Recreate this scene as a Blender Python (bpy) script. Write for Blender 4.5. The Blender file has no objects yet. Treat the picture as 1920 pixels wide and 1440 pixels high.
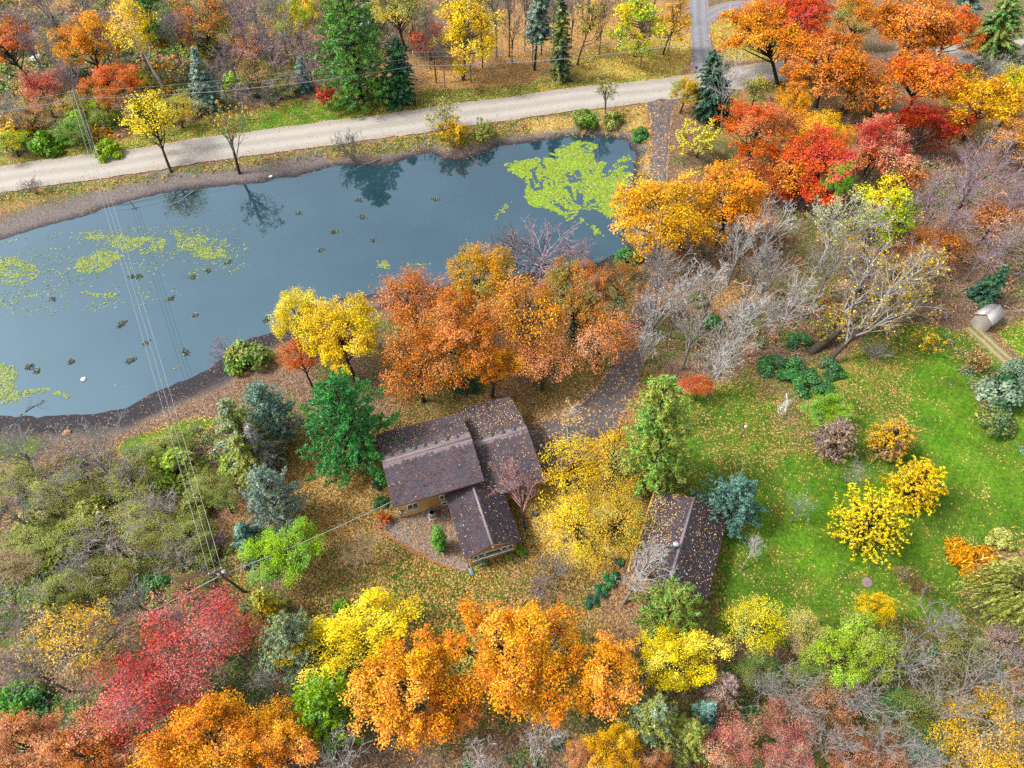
import bpy, math, random
import numpy as np
from math import sin, cos, radians, degrees, pi, sqrt, hypot, atan2
R_ = np.random.default_rng(7)
random.seed(7)
scene = bpy.context.scene
COL = scene.collection

# ------------------------------------------------------------------ camera, sky, sun, exposure
CAM_H, PITCH, FPX = 75.0, radians(52), 1280.0
cam = bpy.data.cameras.new('camera'); cam.sensor_width = 36; cam.lens = 24
cam.clip_start = 1; cam.clip_end = 6000
camo = bpy.data.objects.new('camera', cam); COL.objects.link(camo)
camo.location = (0, 0, CAM_H); camo.rotation_euler = (pi/2 - PITCH, 0, 0)
scene.camera = camo

SUN_EL, SUN_AZ = radians(50), radians(268)          # azimuth clockwise from +Y
w = bpy.data.worlds.new('World'); scene.world = w; w.use_nodes = True
nt = w.node_tree; nt.nodes.clear()
sky = nt.nodes.new('ShaderNodeTexSky'); sky.sky_type = 'NISHITA'; sky.sun_disc = False
sky.sun_elevation = SUN_EL; sky.sun_rotation = SUN_AZ
sky.air_density = 1.0; sky.dust_density = 4.0; sky.ozone_density = 1.0
hs = nt.nodes.new('ShaderNodeHueSaturation'); hs.inputs['Saturation'].default_value = 0.3
bg = nt.nodes.new('ShaderNodeBackground'); bg.inputs['Strength'].default_value = 0.105
wo = nt.nodes.new('ShaderNodeOutputWorld')
nt.links.new(sky.outputs[0], hs.inputs['Color']); nt.links.new(hs.outputs[0], bg.inputs[0]); nt.links.new(bg.outputs[0], wo.inputs[0])
sl = bpy.data.lights.new('sun', 'SUN'); sl.energy = 1.5; sl.angle = radians(11); sl.color = (1, .965, .91)
so = bpy.data.objects.new('sun', sl); COL.objects.link(so)
so.rotation_euler = (pi/2 - SUN_EL, 0, pi - SUN_AZ)
so.location = (0, 0, 150)
vs = scene.view_settings
vs.view_transform = 'Standard'; vs.look = 'None'; vs.gamma = 1; vs.use_curve_mapping = False
vs.exposure = 1.6
scene.cycles.max_bounces = 5; scene.cycles.diffuse_bounces = 2; scene.cycles.glossy_bounces = 2
scene.cycles.transmission_bounces = 2; scene.cycles.transparent_max_bounces = 4
scene.cycles.use_denoising = False

# ------------------------------------------------------------------ geometry helpers
def ray(px, py):
    return (px-960)/FPX, (py-720)/FPX
def U(px, py, z=0.0):
    """point of the place at height z seen at this spot of the photograph"""
    xd, yd = ray(px, py); t = (CAM_H-z)/(sin(PITCH)+yd*cos(PITCH))
    return np.array([xd*t, (cos(PITCH)-yd*sin(PITCH))*t, z])
def depth(px, py, z=0.0):
    return (CAM_H-z)/(sin(PITCH)+ray(px, py)[1]*cos(PITCH))
def proj(x, y, z):
    dz = CAM_H-z; zc = y*cos(PITCH)+dz*sin(PITCH); yc = dz*cos(PITCH)-y*sin(PITCH)
    return 960+FPX*x/zc, 720+FPX*yc/zc

_lat = np.random.default_rng(3).random((256, 256))
def vnoise(x, y):
    xi = np.floor(x).astype(int); yi = np.floor(y).astype(int)
    fx = x-xi; fy = y-yi; fx = fx*fx*(3-2*fx); fy = fy*fy*(3-2*fy)
    a = _lat[xi & 255, yi & 255]; b = _lat[(xi+1) & 255, yi & 255]
    c = _lat[xi & 255, (yi+1) & 255]; d = _lat[(xi+1) & 255, (yi+1) & 255]
    return (a*(1-fx)+b*fx)*(1-fy)+(c*(1-fx)+d*fx)*fy
def fbm(x, y, o=4):
    s = 0; a = .5; n = 0
    for k in range(o):
        s = s+a*vnoise(x*2**k+17.3*k, y*2**k+9.1*k); n += a; a *= .5
    return s/n
def sdist(P, poly):
    """signed distance of points to a polygon, negative inside"""
    P = np.asarray(P, float); poly = np.asarray(poly, float)
    d2 = np.full(len(P), 1e18); ins = np.zeros(len(P), bool)
    for i in range(len(poly)):
        a = poly[i]; b = poly[(i+1) % len(poly)]; e = b-a
        wv = P-a; t = np.clip((wv@e)/(e@e+1e-12), 0, 1)
        q = wv-t[:, None]*e; d2 = np.minimum(d2, (q*q).sum(1))
        c = (a[1] > P[:, 1]) != (b[1] > P[:, 1])
        xx = a[0]+(P[:, 1]-a[1])*(b[0]-a[0])/((b[1]-a[1]) if abs(b[1]-a[1]) > 1e-9 else 1e-9)
        ins ^= c & (P[:, 0] < xx)
    d = np.sqrt(d2); return np.where(ins, -d, d)
def sstep(a, b, x):
    t = np.clip((x-a)/(b-a), 0, 1); return t*t*(3-2*t)
def px_poly(pts, z=0.0):
    return np.array([U(x, y, z)[:2] for x, y in pts])

def mesh(name, V, F, mat=None, smooth=False, attrs=None, uv=None):
    """V (n,3); F array (m,k) of equal-sized faces or a list of such arrays"""
    me = bpy.data.meshes.new(name)
    if not isinstance(F, list): F = [F]
    F = [np.asarray(f, np.int32) for f in F if len(f)]
    V = np.ascontiguousarray(V, np.float32)
    nl = sum(f.size for f in F); nf = sum(len(f) for f in F)
    me.vertices.add(len(V)); me.vertices.foreach_set('co', V.ravel())
    me.loops.add(nl); me.loops.foreach_set('vertex_index', np.concatenate([f.ravel() for f in F]))
    tot = np.concatenate([np.full(len(f), f.shape[1], np.int32) for f in F])
    st = np.concatenate([[0], np.cumsum(tot)[:-1]]).astype(np.int32)
    me.polygons.add(nf); me.polygons.foreach_set('loop_start', st); me.polygons.foreach_set('loop_total', tot)
    if smooth: me.polygons.foreach_set('use_smooth', np.ones(nf, bool))
    for k, (dom, typ, data) in (attrs or {}).items():
        a = me.attributes.new(k, typ, dom)
        a.data.foreach_set('color' if 'COLOR' in typ else 'value', np.ascontiguousarray(data, np.float32).ravel())
    if uv is not None:
        l = me.uv_layers.new(name='UVMap'); l.data.foreach_set('uv', np.ascontiguousarray(uv, np.float32).ravel())
    me.update(calc_edges=True)
    if mat: me.materials.append(mat)
    return me
def link(name, me, parent=None, loc=None):
    o = bpy.data.objects.new(name, me); COL.objects.link(o)
    if parent is not None: o.parent = parent
    if loc is not None: o.location = loc
    return o
def tag(o, label=None, cat=None, group=None, kind=None):
    if label: o['label'] = label
    if cat: o['category'] = cat
    if group: o['group'] = group
    if kind: o['kind'] = kind
    return o
def empty(name, loc, label, cat, group=None, rz=0):
    o = bpy.data.objects.new(name, None); COL.objects.link(o); o.location = tuple(loc); o.rotation_euler = (0, 0, rz)
    o.empty_display_size = .3
    return tag(o, label, cat, group)

class MB:
    """collects small solids, then links them as one mesh object"""
    def __init__(s): s.V = []; s.Q = []; s.T = []; s.n = 0
    def add(s, V, Q=(), T=()):
        s.V.append(np.asarray(V, float))
        if len(Q): s.Q.append(np.asarray(Q, int)+s.n)
        if len(T): s.T.append(np.asarray(T, int)+s.n)
        s.n += len(V); return s
    def box(s, a, b):
        (x0, y0, z0), (x1, y1, z1) = a, b
        return s.hexa([(x0, y0, z0), (x1, y0, z0), (x1, y1, z0), (x0, y1, z0)], [(x0, y0, z1), (x1, y0, z1), (x1, y1, z1), (x0, y1, z1)])
    def hexa(s, lo, hi):
        return s.add(list(lo)+list(hi), [(3, 2, 1, 0), (4, 5, 6, 7), (0, 1, 5, 4), (1, 2, 6, 5), (2, 3, 7, 6), (3, 0, 4, 7)])
    def prism(s, poly, z0, z1):
        n = len(poly); V = [(x, y, z0) for x, y in poly]+[(x, y, z1) for x, y in poly]+[tuple(np.mean(poly, 0))+(z0,), tuple(np.mean(poly, 0))+(z1,)]
        Q = [(i, (i+1) % n, n+(i+1) % n, n+i) for i in range(n)]
        T = [((i+1) % n, i, 2*n) for i in range(n)]+[(n+i, n+(i+1) % n, 2*n+1) for i in range(n)]
        return s.add(V, Q, T)
    def tube(s, pts, r, k=8, cap=True):
        pts = np.asarray(pts, float); n = len(pts); r = np.broadcast_to(np.asarray(r, float), (n,))
        V = []
        for i in range(n):
            d = pts[min(i+1, n-1)]-pts[max(i-1, 0)]; d = d/(np.linalg.norm(d)+1e-9)
            a = np.cross(d, (0, 0, 1) if abs(d[2]) < .9 else (1, 0, 0)); a /= np.linalg.norm(a); b = np.cross(d, a)
            for j in range(k):
                t = 2*pi*j/k; V.append(pts[i]+r[i]*(cos(t)*a+sin(t)*b))
        Q = [(i*k+j, i*k+(j+1) % k, (i+1)*k+(j+1) % k, (i+1)*k+j) for i in range(n-1) for j in range(k)]
        T = []
        if cap:
            V += [pts[0], pts[-1]]; c0 = n*k
            T = [((j+1) % k, j, c0) for j in range(k)]+[((n-1)*k+j, (n-1)*k+(j+1) % k, c0+1) for j in range(k)]
        return s.add(V, Q, T)
    def lathe(s, prof, c=(0, 0, 0), k=12):
        """prof [(r,z)...] about the z axis"""
        c = np.asarray(c, float)
        V = [c+(r*cos(2*pi*j/k), r*sin(2*pi*j/k), z) for r, z in prof for j in range(k)]
        n = len(prof)
        Q = [(i*k+j, i*k+(j+1) % k, (i+1)*k+(j+1) % k, (i+1)*k+j) for i in range(n-1) for j in range(k)]
        V += [c+(0, 0, prof[0][1]), c+(0, 0, prof[-1][1])]
        T = [((j+1) % k, j, n*k) for j in range(k)]+[((n-1)*k+j, (n-1)*k+(j+1) % k, n*k+1) for j in range(k)]
        return s.add(V, Q, T)
    def build(s, name, mat, parent=None, smooth=False, loc=None):
        F = []
        if s.Q: F.append(np.concatenate(s.Q))
        if s.T: F.append(np.concatenate(s.T))
        return link(name, mesh(name, np.concatenate(s.V), F, mat, smooth), parent, loc)

# ------------------------------------------------------------------ materials
def lin(h, k=1.0):
    h = h.lstrip('#'); c = [int(h[i:i+2], 16)/255 for i in (0, 2, 4)]
    return np.array([k*(v/12.92 if v <= .04045 else ((v+.055)/1.055)**2.4) for v in c])
class NT:
    def __init__(s, name):
        s.m = bpy.data.materials.new(name); s.m.use_nodes = True; s.t = s.m.node_tree; s.t.nodes.clear()
        s.out = s.n('ShaderNodeOutputMaterial')
    def n(s, typ, **kw):
        nd = s.t.nodes.new(typ)
        for k, v in kw.items(): setattr(nd, k, v)
        return nd
    def L(s, a, b): s.t.links.new(a, b)
    def put(s, sock, v):
        if isinstance(v, bpy.types.NodeSocket): s.L(v, sock)
        elif sock.type == 'RGBA' and len(v) == 3: sock.default_value = (*[float(c) for c in v], 1)
        else: sock.default_value = v
    def mix(s, f, a, b, typ='MIX'):
        nd = s.n('ShaderNodeMixRGB', blend_type=typ); s.put(nd.inputs[0], f); s.put(nd.inputs[1], a); s.put(nd.inputs[2], b); return nd.outputs[0]
    def math(s, op, a, b=0.0, clamp=False):
        nd = s.n('ShaderNodeMath', operation=op, use_clamp=clamp); s.put(nd.inputs[0], a); s.put(nd.inputs[1], b); return nd.outputs[0]
    def ramp(s, f, stops, interp='LINEAR'):
        nd = s.n('ShaderNodeValToRGB'); cr = nd.color_ramp; cr.interpolation = interp
        while len(cr.elements) < len(stops): cr.elements.new(.5)
        for e, (p, c) in zip(cr.elements, stops):
            e.position = p; e.color = (*[float(v) for v in c], 1) if not np.isscalar(c) else (c, c, c, 1)
        s.put(nd.inputs[0], f); return nd.outputs[0]
    def noise(s, scale, detail=3, vec=None, rough=.55, dist=0, out=0):
        nd = s.n('ShaderNodeTexNoise'); nd.inputs['Scale'].default_value = scale; nd.inputs['Detail'].default_value = detail
        nd.inputs['Roughness'].default_value = rough; nd.inputs['Distortion'].default_value = dist
        if vec is not None: s.L(vec, nd.inputs['Vector'])
        return nd.outputs[out]
    def vor(s, scale, vec=None, out='Color'):
        nd = s.n('ShaderNodeTexVoronoi'); nd.inputs['Scale'].default_value = scale
        if vec is not None: s.L(vec, nd.inputs['Vector'])
        return nd.outputs[out]
    def pos(s): return s.n('ShaderNodeNewGeometry').outputs['Position']
    def attr(s, name, out='Fac', typ='GEOMETRY'):
        return s.n('ShaderNodeAttribute', attribute_name=name, attribute_type=typ).outputs[out]
    def hsv(s, c, h=.5, sa=1.0, v=1.0):
        nd = s.n('ShaderNodeHueSaturation'); s.put(nd.inputs['Hue'], h); s.put(nd.inputs['Saturation'], sa); s.put(nd.inputs['Value'], v); s.put(nd.inputs['Color'], c); return nd.outputs[0]
    def bump(s, h, st=.4, d=.05):
        nd = s.n('ShaderNodeBump'); nd.inputs['Strength'].default_value = st; nd.inputs['Distance'].default_value = d; s.L(h, nd.inputs['Height']); return nd.outputs[0]
    def pbr(s, col, rough=.8, spec=.3, metal=0, normal=None, ior=None):
        p = s.n('ShaderNodeBsdfPrincipled'); s.put(p.inputs['Base Color'], col); s.put(p.inputs['Roughness'], rough)
        p.inputs['Specular IOR Level'].default_value = spec; p.inputs['Metallic'].default_value = metal
        if ior: p.inputs['IOR'].default_value = ior
        if normal is not None: s.L(normal, p.inputs['Normal'])
        return p.outputs[0]
    def done(s, sh): s.L(sh, s.out.inputs[0]); return s.m
def simple(name, col, rough=.7, spec=.3, metal=0, var=.15, scale=3):
    t = NT(name); c = t.hsv(col, v=t.ramp(t.noise(scale, 4), [(.3, 1-var), (.7, 1+var)]))
    return t.done(t.pbr(c, rough, spec, metal))

# leaves: base colour on the object (obj.color) with a second colour in patches (property tint), each leaf a little different
def leaf_material(name, patch, trans=.3):
    t = NT(name)
    oc = t.n('ShaderNodeObjectInfo').outputs['Color']; oc2 = t.attr('tint', 'Color', 'OBJECT')
    rn = t.attr('rnd'); g = t.attr('grp')
    f = t.math('ADD', t.math('MULTIPLY', t.math('SUBTRACT', t.noise(patch, 2, t.pos()), .5), 2.2), t.math('MULTIPLY', t.math('ADD', g, rn), .5))
    f = t.ramp(f, [(.35, 0.0), (.8, 1.0)])
    c = t.mix(f, oc, oc2)
    hue = t.math('ADD', .475, t.math('MULTIPLY', rn, .050)); val = t.math('ADD', .5, t.math('MULTIPLY', t.attr('rnd2'), 1.0))
    c = t.hsv(c, .5, t.math('ADD', 1.20, t.math('MULTIPLY', g, -.22)), t.math('ADD', .78, t.math('MULTIPLY', g, .44)))
    c = t.hsv(c, hue, 1.0, val)
    d = t.pbr(c, .55, .25)
    tr = t.n('ShaderNodeBsdfTranslucent'); t.L(c, tr.inputs[0])
    mx = t.n('ShaderNodeMixShader'); mx.inputs[0].default_value = trans; t.L(d, mx.inputs[1]); t.L(tr.outputs[0], mx.inputs[2])
    return t.done(mx.outputs[0])
M = {}
M['leaf'] = leaf_material('leaf', .22, .22)
M['needle'] = leaf_material('needle', .35, .15)
t = NT('mixed_leaf')                                   # undergrowth and fallen leaves: a colour on each face
c = t.attr('col', 'Color'); c = t.hsv(c, .5, 1.0, t.math('ADD', .7, t.math('MULTIPLY', t.attr('rnd'), .6)))
tr = t.n('ShaderNodeBsdfTranslucent'); t.L(c, tr.inputs[0]); mx = t.n('ShaderNodeMixShader'); mx.inputs[0].default_value = .2
t.L(t.pbr(c, .6, .2), mx.inputs[1]); t.L(tr.outputs[0], mx.inputs[2]); M['mixed_leaf'] = t.done(mx.outputs[0])
t = NT('bark')
oc = t.n('ShaderNodeObjectInfo').outputs['Color']
nz = t.noise(3.0, 5, t.pos(), .7)
M['bark'] = t.done(t.pbr(t.hsv(oc, .5, 1, t.ramp(nz, [(.3, .6), (.7, 1.3)])), .9, .15))
t = NT('birch_bark')
nz = t.noise(2.2, 4, t.pos(), .7)
M['birch_bark'] = t.done(t.pbr(t.ramp(nz, [(.36, (.12, .11, .1)), (.46, (.6, .58, .55))]), .8, .2))

# ------------------------------------------------------------------ terrain
WATER = -1.0
pond_px = [(-420, 640), (-200, 500), (0, 452), (70, 430), (140, 411), (233, 381), (300, 364), (360, 357), (443, 350), (520, 337), (640, 312), (690, 313), (735, 309),
 (760, 297), (805, 288), (832, 299), (873, 297), (907, 287), (950, 273), (1017, 264), (1073, 257), (1140, 257), (1173, 264), (1187, 284),
 (1184, 333), (1178, 373), (1165, 417), (1163, 462), (1130, 492), (1040, 508), (950, 516), (860, 524), (790, 548), (700, 552), (640, 558), (560, 585), (515, 622), (467, 632), (420, 662), (390, 693),
 (310, 728), (262, 752), (210, 769), (100, 777), (0, 774), (-150, 790), (-420, 760)]
POND = px_poly(pond_px, WATER)
def pond_d(P): return sdist(P, POND)+(fbm(P[:, 0]*.35, P[:, 1]*.35, 3)-.5)*1.6
def height(P, d=None):
    P = np.atleast_2d(np.asarray(P, float))[:, :2]
    if d is None: d = pond_d(P)
    und = (fbm(P[:, 0]*.07, P[:, 1]*.07, 3)-.5)*.7*sstep(4, 14, d)
    bank = np.where(d < 0, WATER+.22*np.maximum(d, -4), WATER+.06*np.minimum(d, 3)+.82*sstep(1.5, 6.5, d))
    far = sstep(300, 1500, np.hypot(P[:, 0], P[:, 1]-80))*8
    return bank+und+far
def hz(x, y): return float(height([[x, y]])[0])

step = .95
xa = np.arange(-150, 150.01, step); ya = np.arange(-6, 200.01, step)
ext = np.array([8, 20, 45, 90, 180, 400, 900, 2000, 3500.])
xa = np.concatenate([xa[0]-ext[::-1], xa, xa[-1]+ext]); ya = np.concatenate([ya[0]-ext[::-1], ya, ya[-1]+ext])
GX, GY = np.meshgrid(xa, ya); GP = np.stack([GX.ravel(), GY.ravel()], 1)
Gd = pond_d(GP); Gz = height(GP, Gd)
nx, ny = len(xa), len(ya)
idx = np.arange(nx*ny).reshape(ny, nx)
GF = np.stack([idx[:-1, :-1], idx[:-1, 1:], idx[1:, 1:], idx[1:, :-1]], -1).reshape(-1, 4)
# what covers the ground: grass, leaf litter, litter hue (0 brown, .5 orange, 1 yellow), mud
cov = dict(g=np.full(len(GP), .12), l=np.full(len(GP), .8), y=np.full(len(GP), .25), m=np.zeros(len(GP)), b=np.full(len(GP), .35))
wn = fbm(GP[:, 0]*.12+30, GP[:, 1]*.12, 4); cov['g'] = sstep(.40, .60, wn)*.85; cov['l'] = .82-.30*sstep(.42, .62, wn); cov['y'] = .10+.34*sstep(.45, .7, fbm(GP[:, 0]*.09+80, GP[:, 1]*.09, 3))
def paint(pts, feather, px=True, **kw):
    poly = px_poly(pts) if px else np.asarray(pts)
    lo, hi = poly.min(0)-feather-3, poly.max(0)+feather+3
    s = np.where((GP >= lo).all(1) & (GP <= hi).all(1))[0]
    P = GP[s]
    d = sdist(P, poly)+(fbm(P[:, 0]*.25+5, P[:, 1]*.25, 4)-.5)*feather*1.6
    k = 1-sstep(-feather/2, feather/2, d)
    for a, v in kw.items(): cov[a][s] = cov[a][s]*(1-k)+v*k
# verge north of the road, and its leaf carpet under the maples
paint([(-80, 320), (0, 300), (177, 270), (400, 215), (560, 180), (640, 195), (770, 160), (900, 165), (1040, 135), (1280, 105), (1280, 150), (1040, 178), (640, 235), (300, 290), (0, 330), (-80, 345)], 3, g=.95, l=.32, y=.75, b=.45)
paint([(400, 258), (410, 225), (560, 195), (700, 190), (690, 222), (640, 232)], 2, g=1, l=.1, b=.75)
paint([(780, 170), (830, 95), (1000, 20), (1290, 0), (1290, 100), (1040, 140), (900, 165)], 4, g=.25, l=.92, y=.5)
paint([(1050, 140), (1100, 90), (1200, 70), (1295, 60), (1300, 130), (1180, 150)], 4, g=.5, l=.8, y=.95)
paint([(1325, 50), (1360, 35), (1420, 60), (1440, 110), (1345, 115)], 2, g=.8, l=.55, y=.85)
# bank strip between road and pond
paint([(-80, 375), (0, 362), (283, 325), (457, 297), (640, 270), (797, 252), (973, 223), (1215, 195), (1220, 260), (1215, 420), (1190, 420), (1195, 250), (973, 250), (797, 280), (640, 292), (457, 318), (283, 345), (0, 385), (-80, 400)], 1.6, g=.8, l=.45, y=.45, b=.4)
paint([(1000, 225), (1215, 197), (1225, 330), (1215, 420), (1195, 400), (1195, 255), (1000, 245)], 1.6, g=.4, l=.85, y=.7)
# lawns
paint([(1215, 800), (1290, 745), (1400, 690), (1560, 690), (1690, 610), (1830, 615), (1990, 760), (1960, 1010), (1800, 1050), (1790, 1180), (1650, 1160), (1500, 1190), (1330, 1180), (1340, 1080), (1360, 960), (1290, 920)], 3, g=1, l=.06, y=.75, b=.7)
paint([(1300, 760), (1430, 740), (1470, 850), (1480, 930), (1400, 900), (1300, 900)], 5, g=.9, l=.20, y=.6, b=.6)
paint([(1360, 690), (1460, 680), (1530, 760), (1540, 850), (1490, 850), (1440, 760), (1330, 720)], 5, g=.55, l=.58, y=.3)
paint([(1500, 690), (1700, 640), (1760, 720), (1700, 800), (1560, 760)], 7, g=.85, l=.30, y=.5)
paint([(1700, 700), (1860, 640), (1990, 800), (1960, 980), (1840, 960), (1740, 880)], 5, g=1, l=.0, y=.9, b=1)
paint([(1470, 930), (1560, 880), (1800, 960), (1780, 1060), (1600, 1090), (1480, 1030)], 6, g=1, l=.0, y=.9, b=.95)
paint([(1870, 620), (1930, 590), (1990, 660), (1930, 690)], 2, g=1, l=.15, y=.9, b=.85)
# yard round the house
paint([(520, 840), (600, 810), (720, 800), (760, 760), (980, 740), (1130, 680), (1180, 740), (1230, 900), (1190, 1080), (1230, 1200), (1120, 1330), (880, 1390), (640, 1200), (550, 1130)], 3, g=.8, l=.60, y=.36, b=.35)
paint([(690, 1060), (900, 1060), (1000, 1110), (860, 1200), (700, 1150)], 5, g=.95, l=.42, y=.5, b=.35)
paint([(840, 1180), (920, 1200), (900, 1330), (830, 1280)], 4, g=.95, l=.45, y=.85, b=.3)
paint([(560, 830), (700, 900), (700, 980), (600, 1010), (540, 960)], 4, g=.5, l=.75, y=.55, b=.35)
paint([(980, 790), (1160, 690), (1140, 740), (1000, 800), (870, 760), (960, 735)], 2.5, g=.4, l=.85, y=.3)
paint([(1010, 860), (1190, 860), (1215, 960), (1190, 1050), (1050, 1080), (1010, 980)], 5, g=.5, l=.9, y=.85)
paint([(1130, 1130), (1170, 1050), (1240, 1100), (1230, 1210), (1130, 1200)], 4, g=.2, l=.92, y=.3)
# grass showing at the left thicket
paint([(-60, 800), (60, 800), (110, 830), (60, 870), (-60, 880)], 3, g=1, l=.1, b=.8)
paint([(220, 830), (350, 780), (400, 790), (330, 850), (240, 860)], 3, g=1, l=.1, y=.8, b=.9)
# mud rim of the pond
rim = np.where(GP[:, 1] < 80, 4.6, 2.6)+2.2*((GP[:, 0] < -35) & (GP[:, 1] > 70))
mm = (1-sstep(rim-1.0, rim+1.0, Gd+(fbm(GP[:, 0]*.5, GP[:, 1]*.5, 3)-.5)*2))*(Gd > -6)
cov['m'] = mm
south = GP[:, 1] < 82+.35*GP[:, 0]
wet = np.where(south, 1-sstep(2.6, 6.2, Gd), 1-sstep(.2, 2.4, Gd))

t = NT('ground')
ps = t.pos()
A = t.n('ShaderNodeAttribute', attribute_name='cover'); sep = t.n('ShaderNodeSeparateColor'); t.L(A.outputs['Color'], sep.inputs[0])
B = t.n('ShaderNodeAttribute', attribute_name='cover_more'); sep2 = t.n('ShaderNodeSeparateColor'); t.L(B.outputs['Color'], sep2.inputs[0])
g_, l_, y_ = sep.outputs; m_, b_, w_ = sep2.outputs
n1 = t.noise(.35, 5, ps, .6); n2 = t.noise(2.5, 4, ps, .65); n3 = t.noise(14, 3, ps, .7)
grass = t.mix(b_, t.ramp(n2, [(.3, (.016, .034, .006)), (.7, (.060, .085, .016))]), t.ramp(n2, [(.3, (.032, .094, .006)), (.7, (.105, .215, .014))]))
grass = t.mix(t.ramp(n1, [(.45, 0.0), (.7, .45)]), grass, (.13, .125, .025))
wv = t.n('ShaderNodeTexWave'); wv.inputs['Scale'].default_value = .28; wv.inputs['Distortion'].default_value = 2.5; wv.inputs['Detail'].default_value = 2; rt = t.n('ShaderNodeMapping'); rt.inputs['Rotation'].default_value = (0, 0, radians(38)); t.L(ps, rt.inputs[0]); t.L(rt.outputs[0], wv.inputs['Vector'])
grass = t.hsv(grass, .5, 1.0, t.ramp(wv.outputs['Fac'], [(.2, .95), (.8, 1.05)]))
grass = t.hsv(grass, t.math('ADD', .48, t.math('MULTIPLY', t.noise(.13, 4, ps, .6), .04)), 1.04, t.ramp(t.noise(.16, 5, ps, .65), [(.32, .58), (.68, 1.32)]))
grass = t.hsv(grass, .5, 1.0, t.ramp(n3, [(.25, .5), (.75, 1.5)]))
soil = t.ramp(n2, [(.3, (.05, .035, .025)), (.7, (.13, .095, .07))])
base = t.mix(t.ramp(t.math('ADD', g_, t.math('MULTIPLY', t.math('SUBTRACT', n2, .5), .7)), [(.35, 0.0), (.6, 1.0)]), soil, grass)
v = t.n('ShaderNodeTexVoronoi'); v.inputs['Scale'].default_value = 7.5; t.L(ps, v.inputs['Vector'])
vs_ = t.n('ShaderNodeSeparateColor'); t.L(v.outputs['Color'], vs_.inputs[0])
brown = t.ramp(vs_.outputs[1], [(0, (.06, .038, .028)), (.35, (.16, .088, .050)), (.7, (.27, .16, .088)), (1, (.34, .25, .18))])
orang = t.ramp(vs_.outputs[1], [(0, (.12, .06, .02)), (.4, (.34, .165, .05)), (.75, (.50, .28, .09)), (1, (.58, .42, .17))])
yello = t.ramp(vs_.outputs[1], [(0, (.18, .11, .03)), (.35, (.46, .31, .05)), (.8, (.66, .49, .09)), (1, (.72, .6, .26))])
lit = t.mix(t.ramp(y_, [(.2, 0.0), (.5, 1.0)]), brown, orang); lit = t.mix(t.ramp(y_, [(.5, 0.0), (.9, 1.0)]), lit, yello)
lit = t.hsv(lit, .5, 1.0, t.ramp(n3, [(.25, .55), (.75, 1.1)]))
dens = t.math('ADD', l_, t.math('MULTIPLY', t.math('SUBTRACT', n1, .5), .65))
dens = t.math('ADD', dens, t.math('MULTIPLY', t.math('SUBTRACT', n2, .5), .35))
lm = t.math('GREATER_THAN', dens, vs_.outputs[0])
c = t.mix(lm, base, lit)
mud = t.mix(w_, t.ramp(n2, [(.3, (.085, .068, .064)), (.7, (.17, .14, .13))]), t.ramp(n3, [(.3, (.008, .0075, .011)), (.7, (.028, .024, .030))]))
mud = t.mix(t.math('GREATER_THAN', .05, vs_.outputs[0]), mud, lit)
c = t.mix(m_, c, mud)
bm = t.bump(t.math('ADD', n3, t.math('MULTIPLY', v.outputs['Distance'], .6)), .7, .12)
M['ground'] = t.done(t.pbr(c, t.mix(m_, (.95,)*3, (.55,)*3), .2, normal=bm))
one = np.ones(len(GP))
terrain = link('ground', mesh('ground', np.column_stack([GP, Gz]), GF, M['ground'], True, {
    'cover': ('POINT', 'FLOAT_COLOR', np.stack([cov['g'], cov['l'], cov['y'], one], 1)),
    'cover_more': ('POINT', 'FLOAT_COLOR', np.stack([cov['m'], cov['b'], wet, one], 1))}))
tag(terrain, 'leaf strewn ground with lawns, woodland litter and a muddy pond rim', kind='structure')

# ------------------------------------------------------------------ water
t = NT('pond_water')
ps = t.pos(); nz = t.noise(.05, 3, ps, .5)
wc = t.ramp(nz, [(.35, (.008, .024, .038)), (.65, (.016, .040, .056))])
wp = t.pbr(wc, .03, .5, ior=2.4, normal=t.bump(t.noise(1.1, 2, ps), .010, .05)); wp.node.inputs['Specular Tint'].default_value = (.60, .86, 1, 1)
M['water'] = t.done(wp)
bx = [POND[:, 0].min()-9, POND[:, 0].max()+9]; by = [POND[:, 1].min()-9, POND[:, 1].max()+9]
# keep the sheet to the pond: fine grid cells near the polygon only
gx = np.arange(bx[0], bx[1], 1.5); gy = np.arange(by[0], by[1], 1.5)
XX, YY = np.meshgrid(gx, gy); dd = sdist(np.stack([XX.ravel(), YY.ravel()], 1), POND).reshape(XX.shape)
ii = np.arange(XX.size).reshape(XX.shape)
keep = (np.minimum(np.minimum(dd[:-1, :-1], dd[1:, 1:]), np.minimum(dd[:-1, 1:], dd[1:, :-1])) < 1.8)
WF = np.stack([ii[:-1, :-1], ii[:-1, 1:], ii[1:, 1:], ii[1:, :-1]], -1)[keep]
us, inv = np.unique(WF, return_inverse=True)
WV = np.column_stack([XX.ravel(), YY.ravel(), np.full(XX.size, WATER)])[us]
tag(link('pond_water', mesh('pond_water', WV, inv.reshape(-1, 4), M['water'], True)), 'still slate blue pond water', kind='structure')

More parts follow.
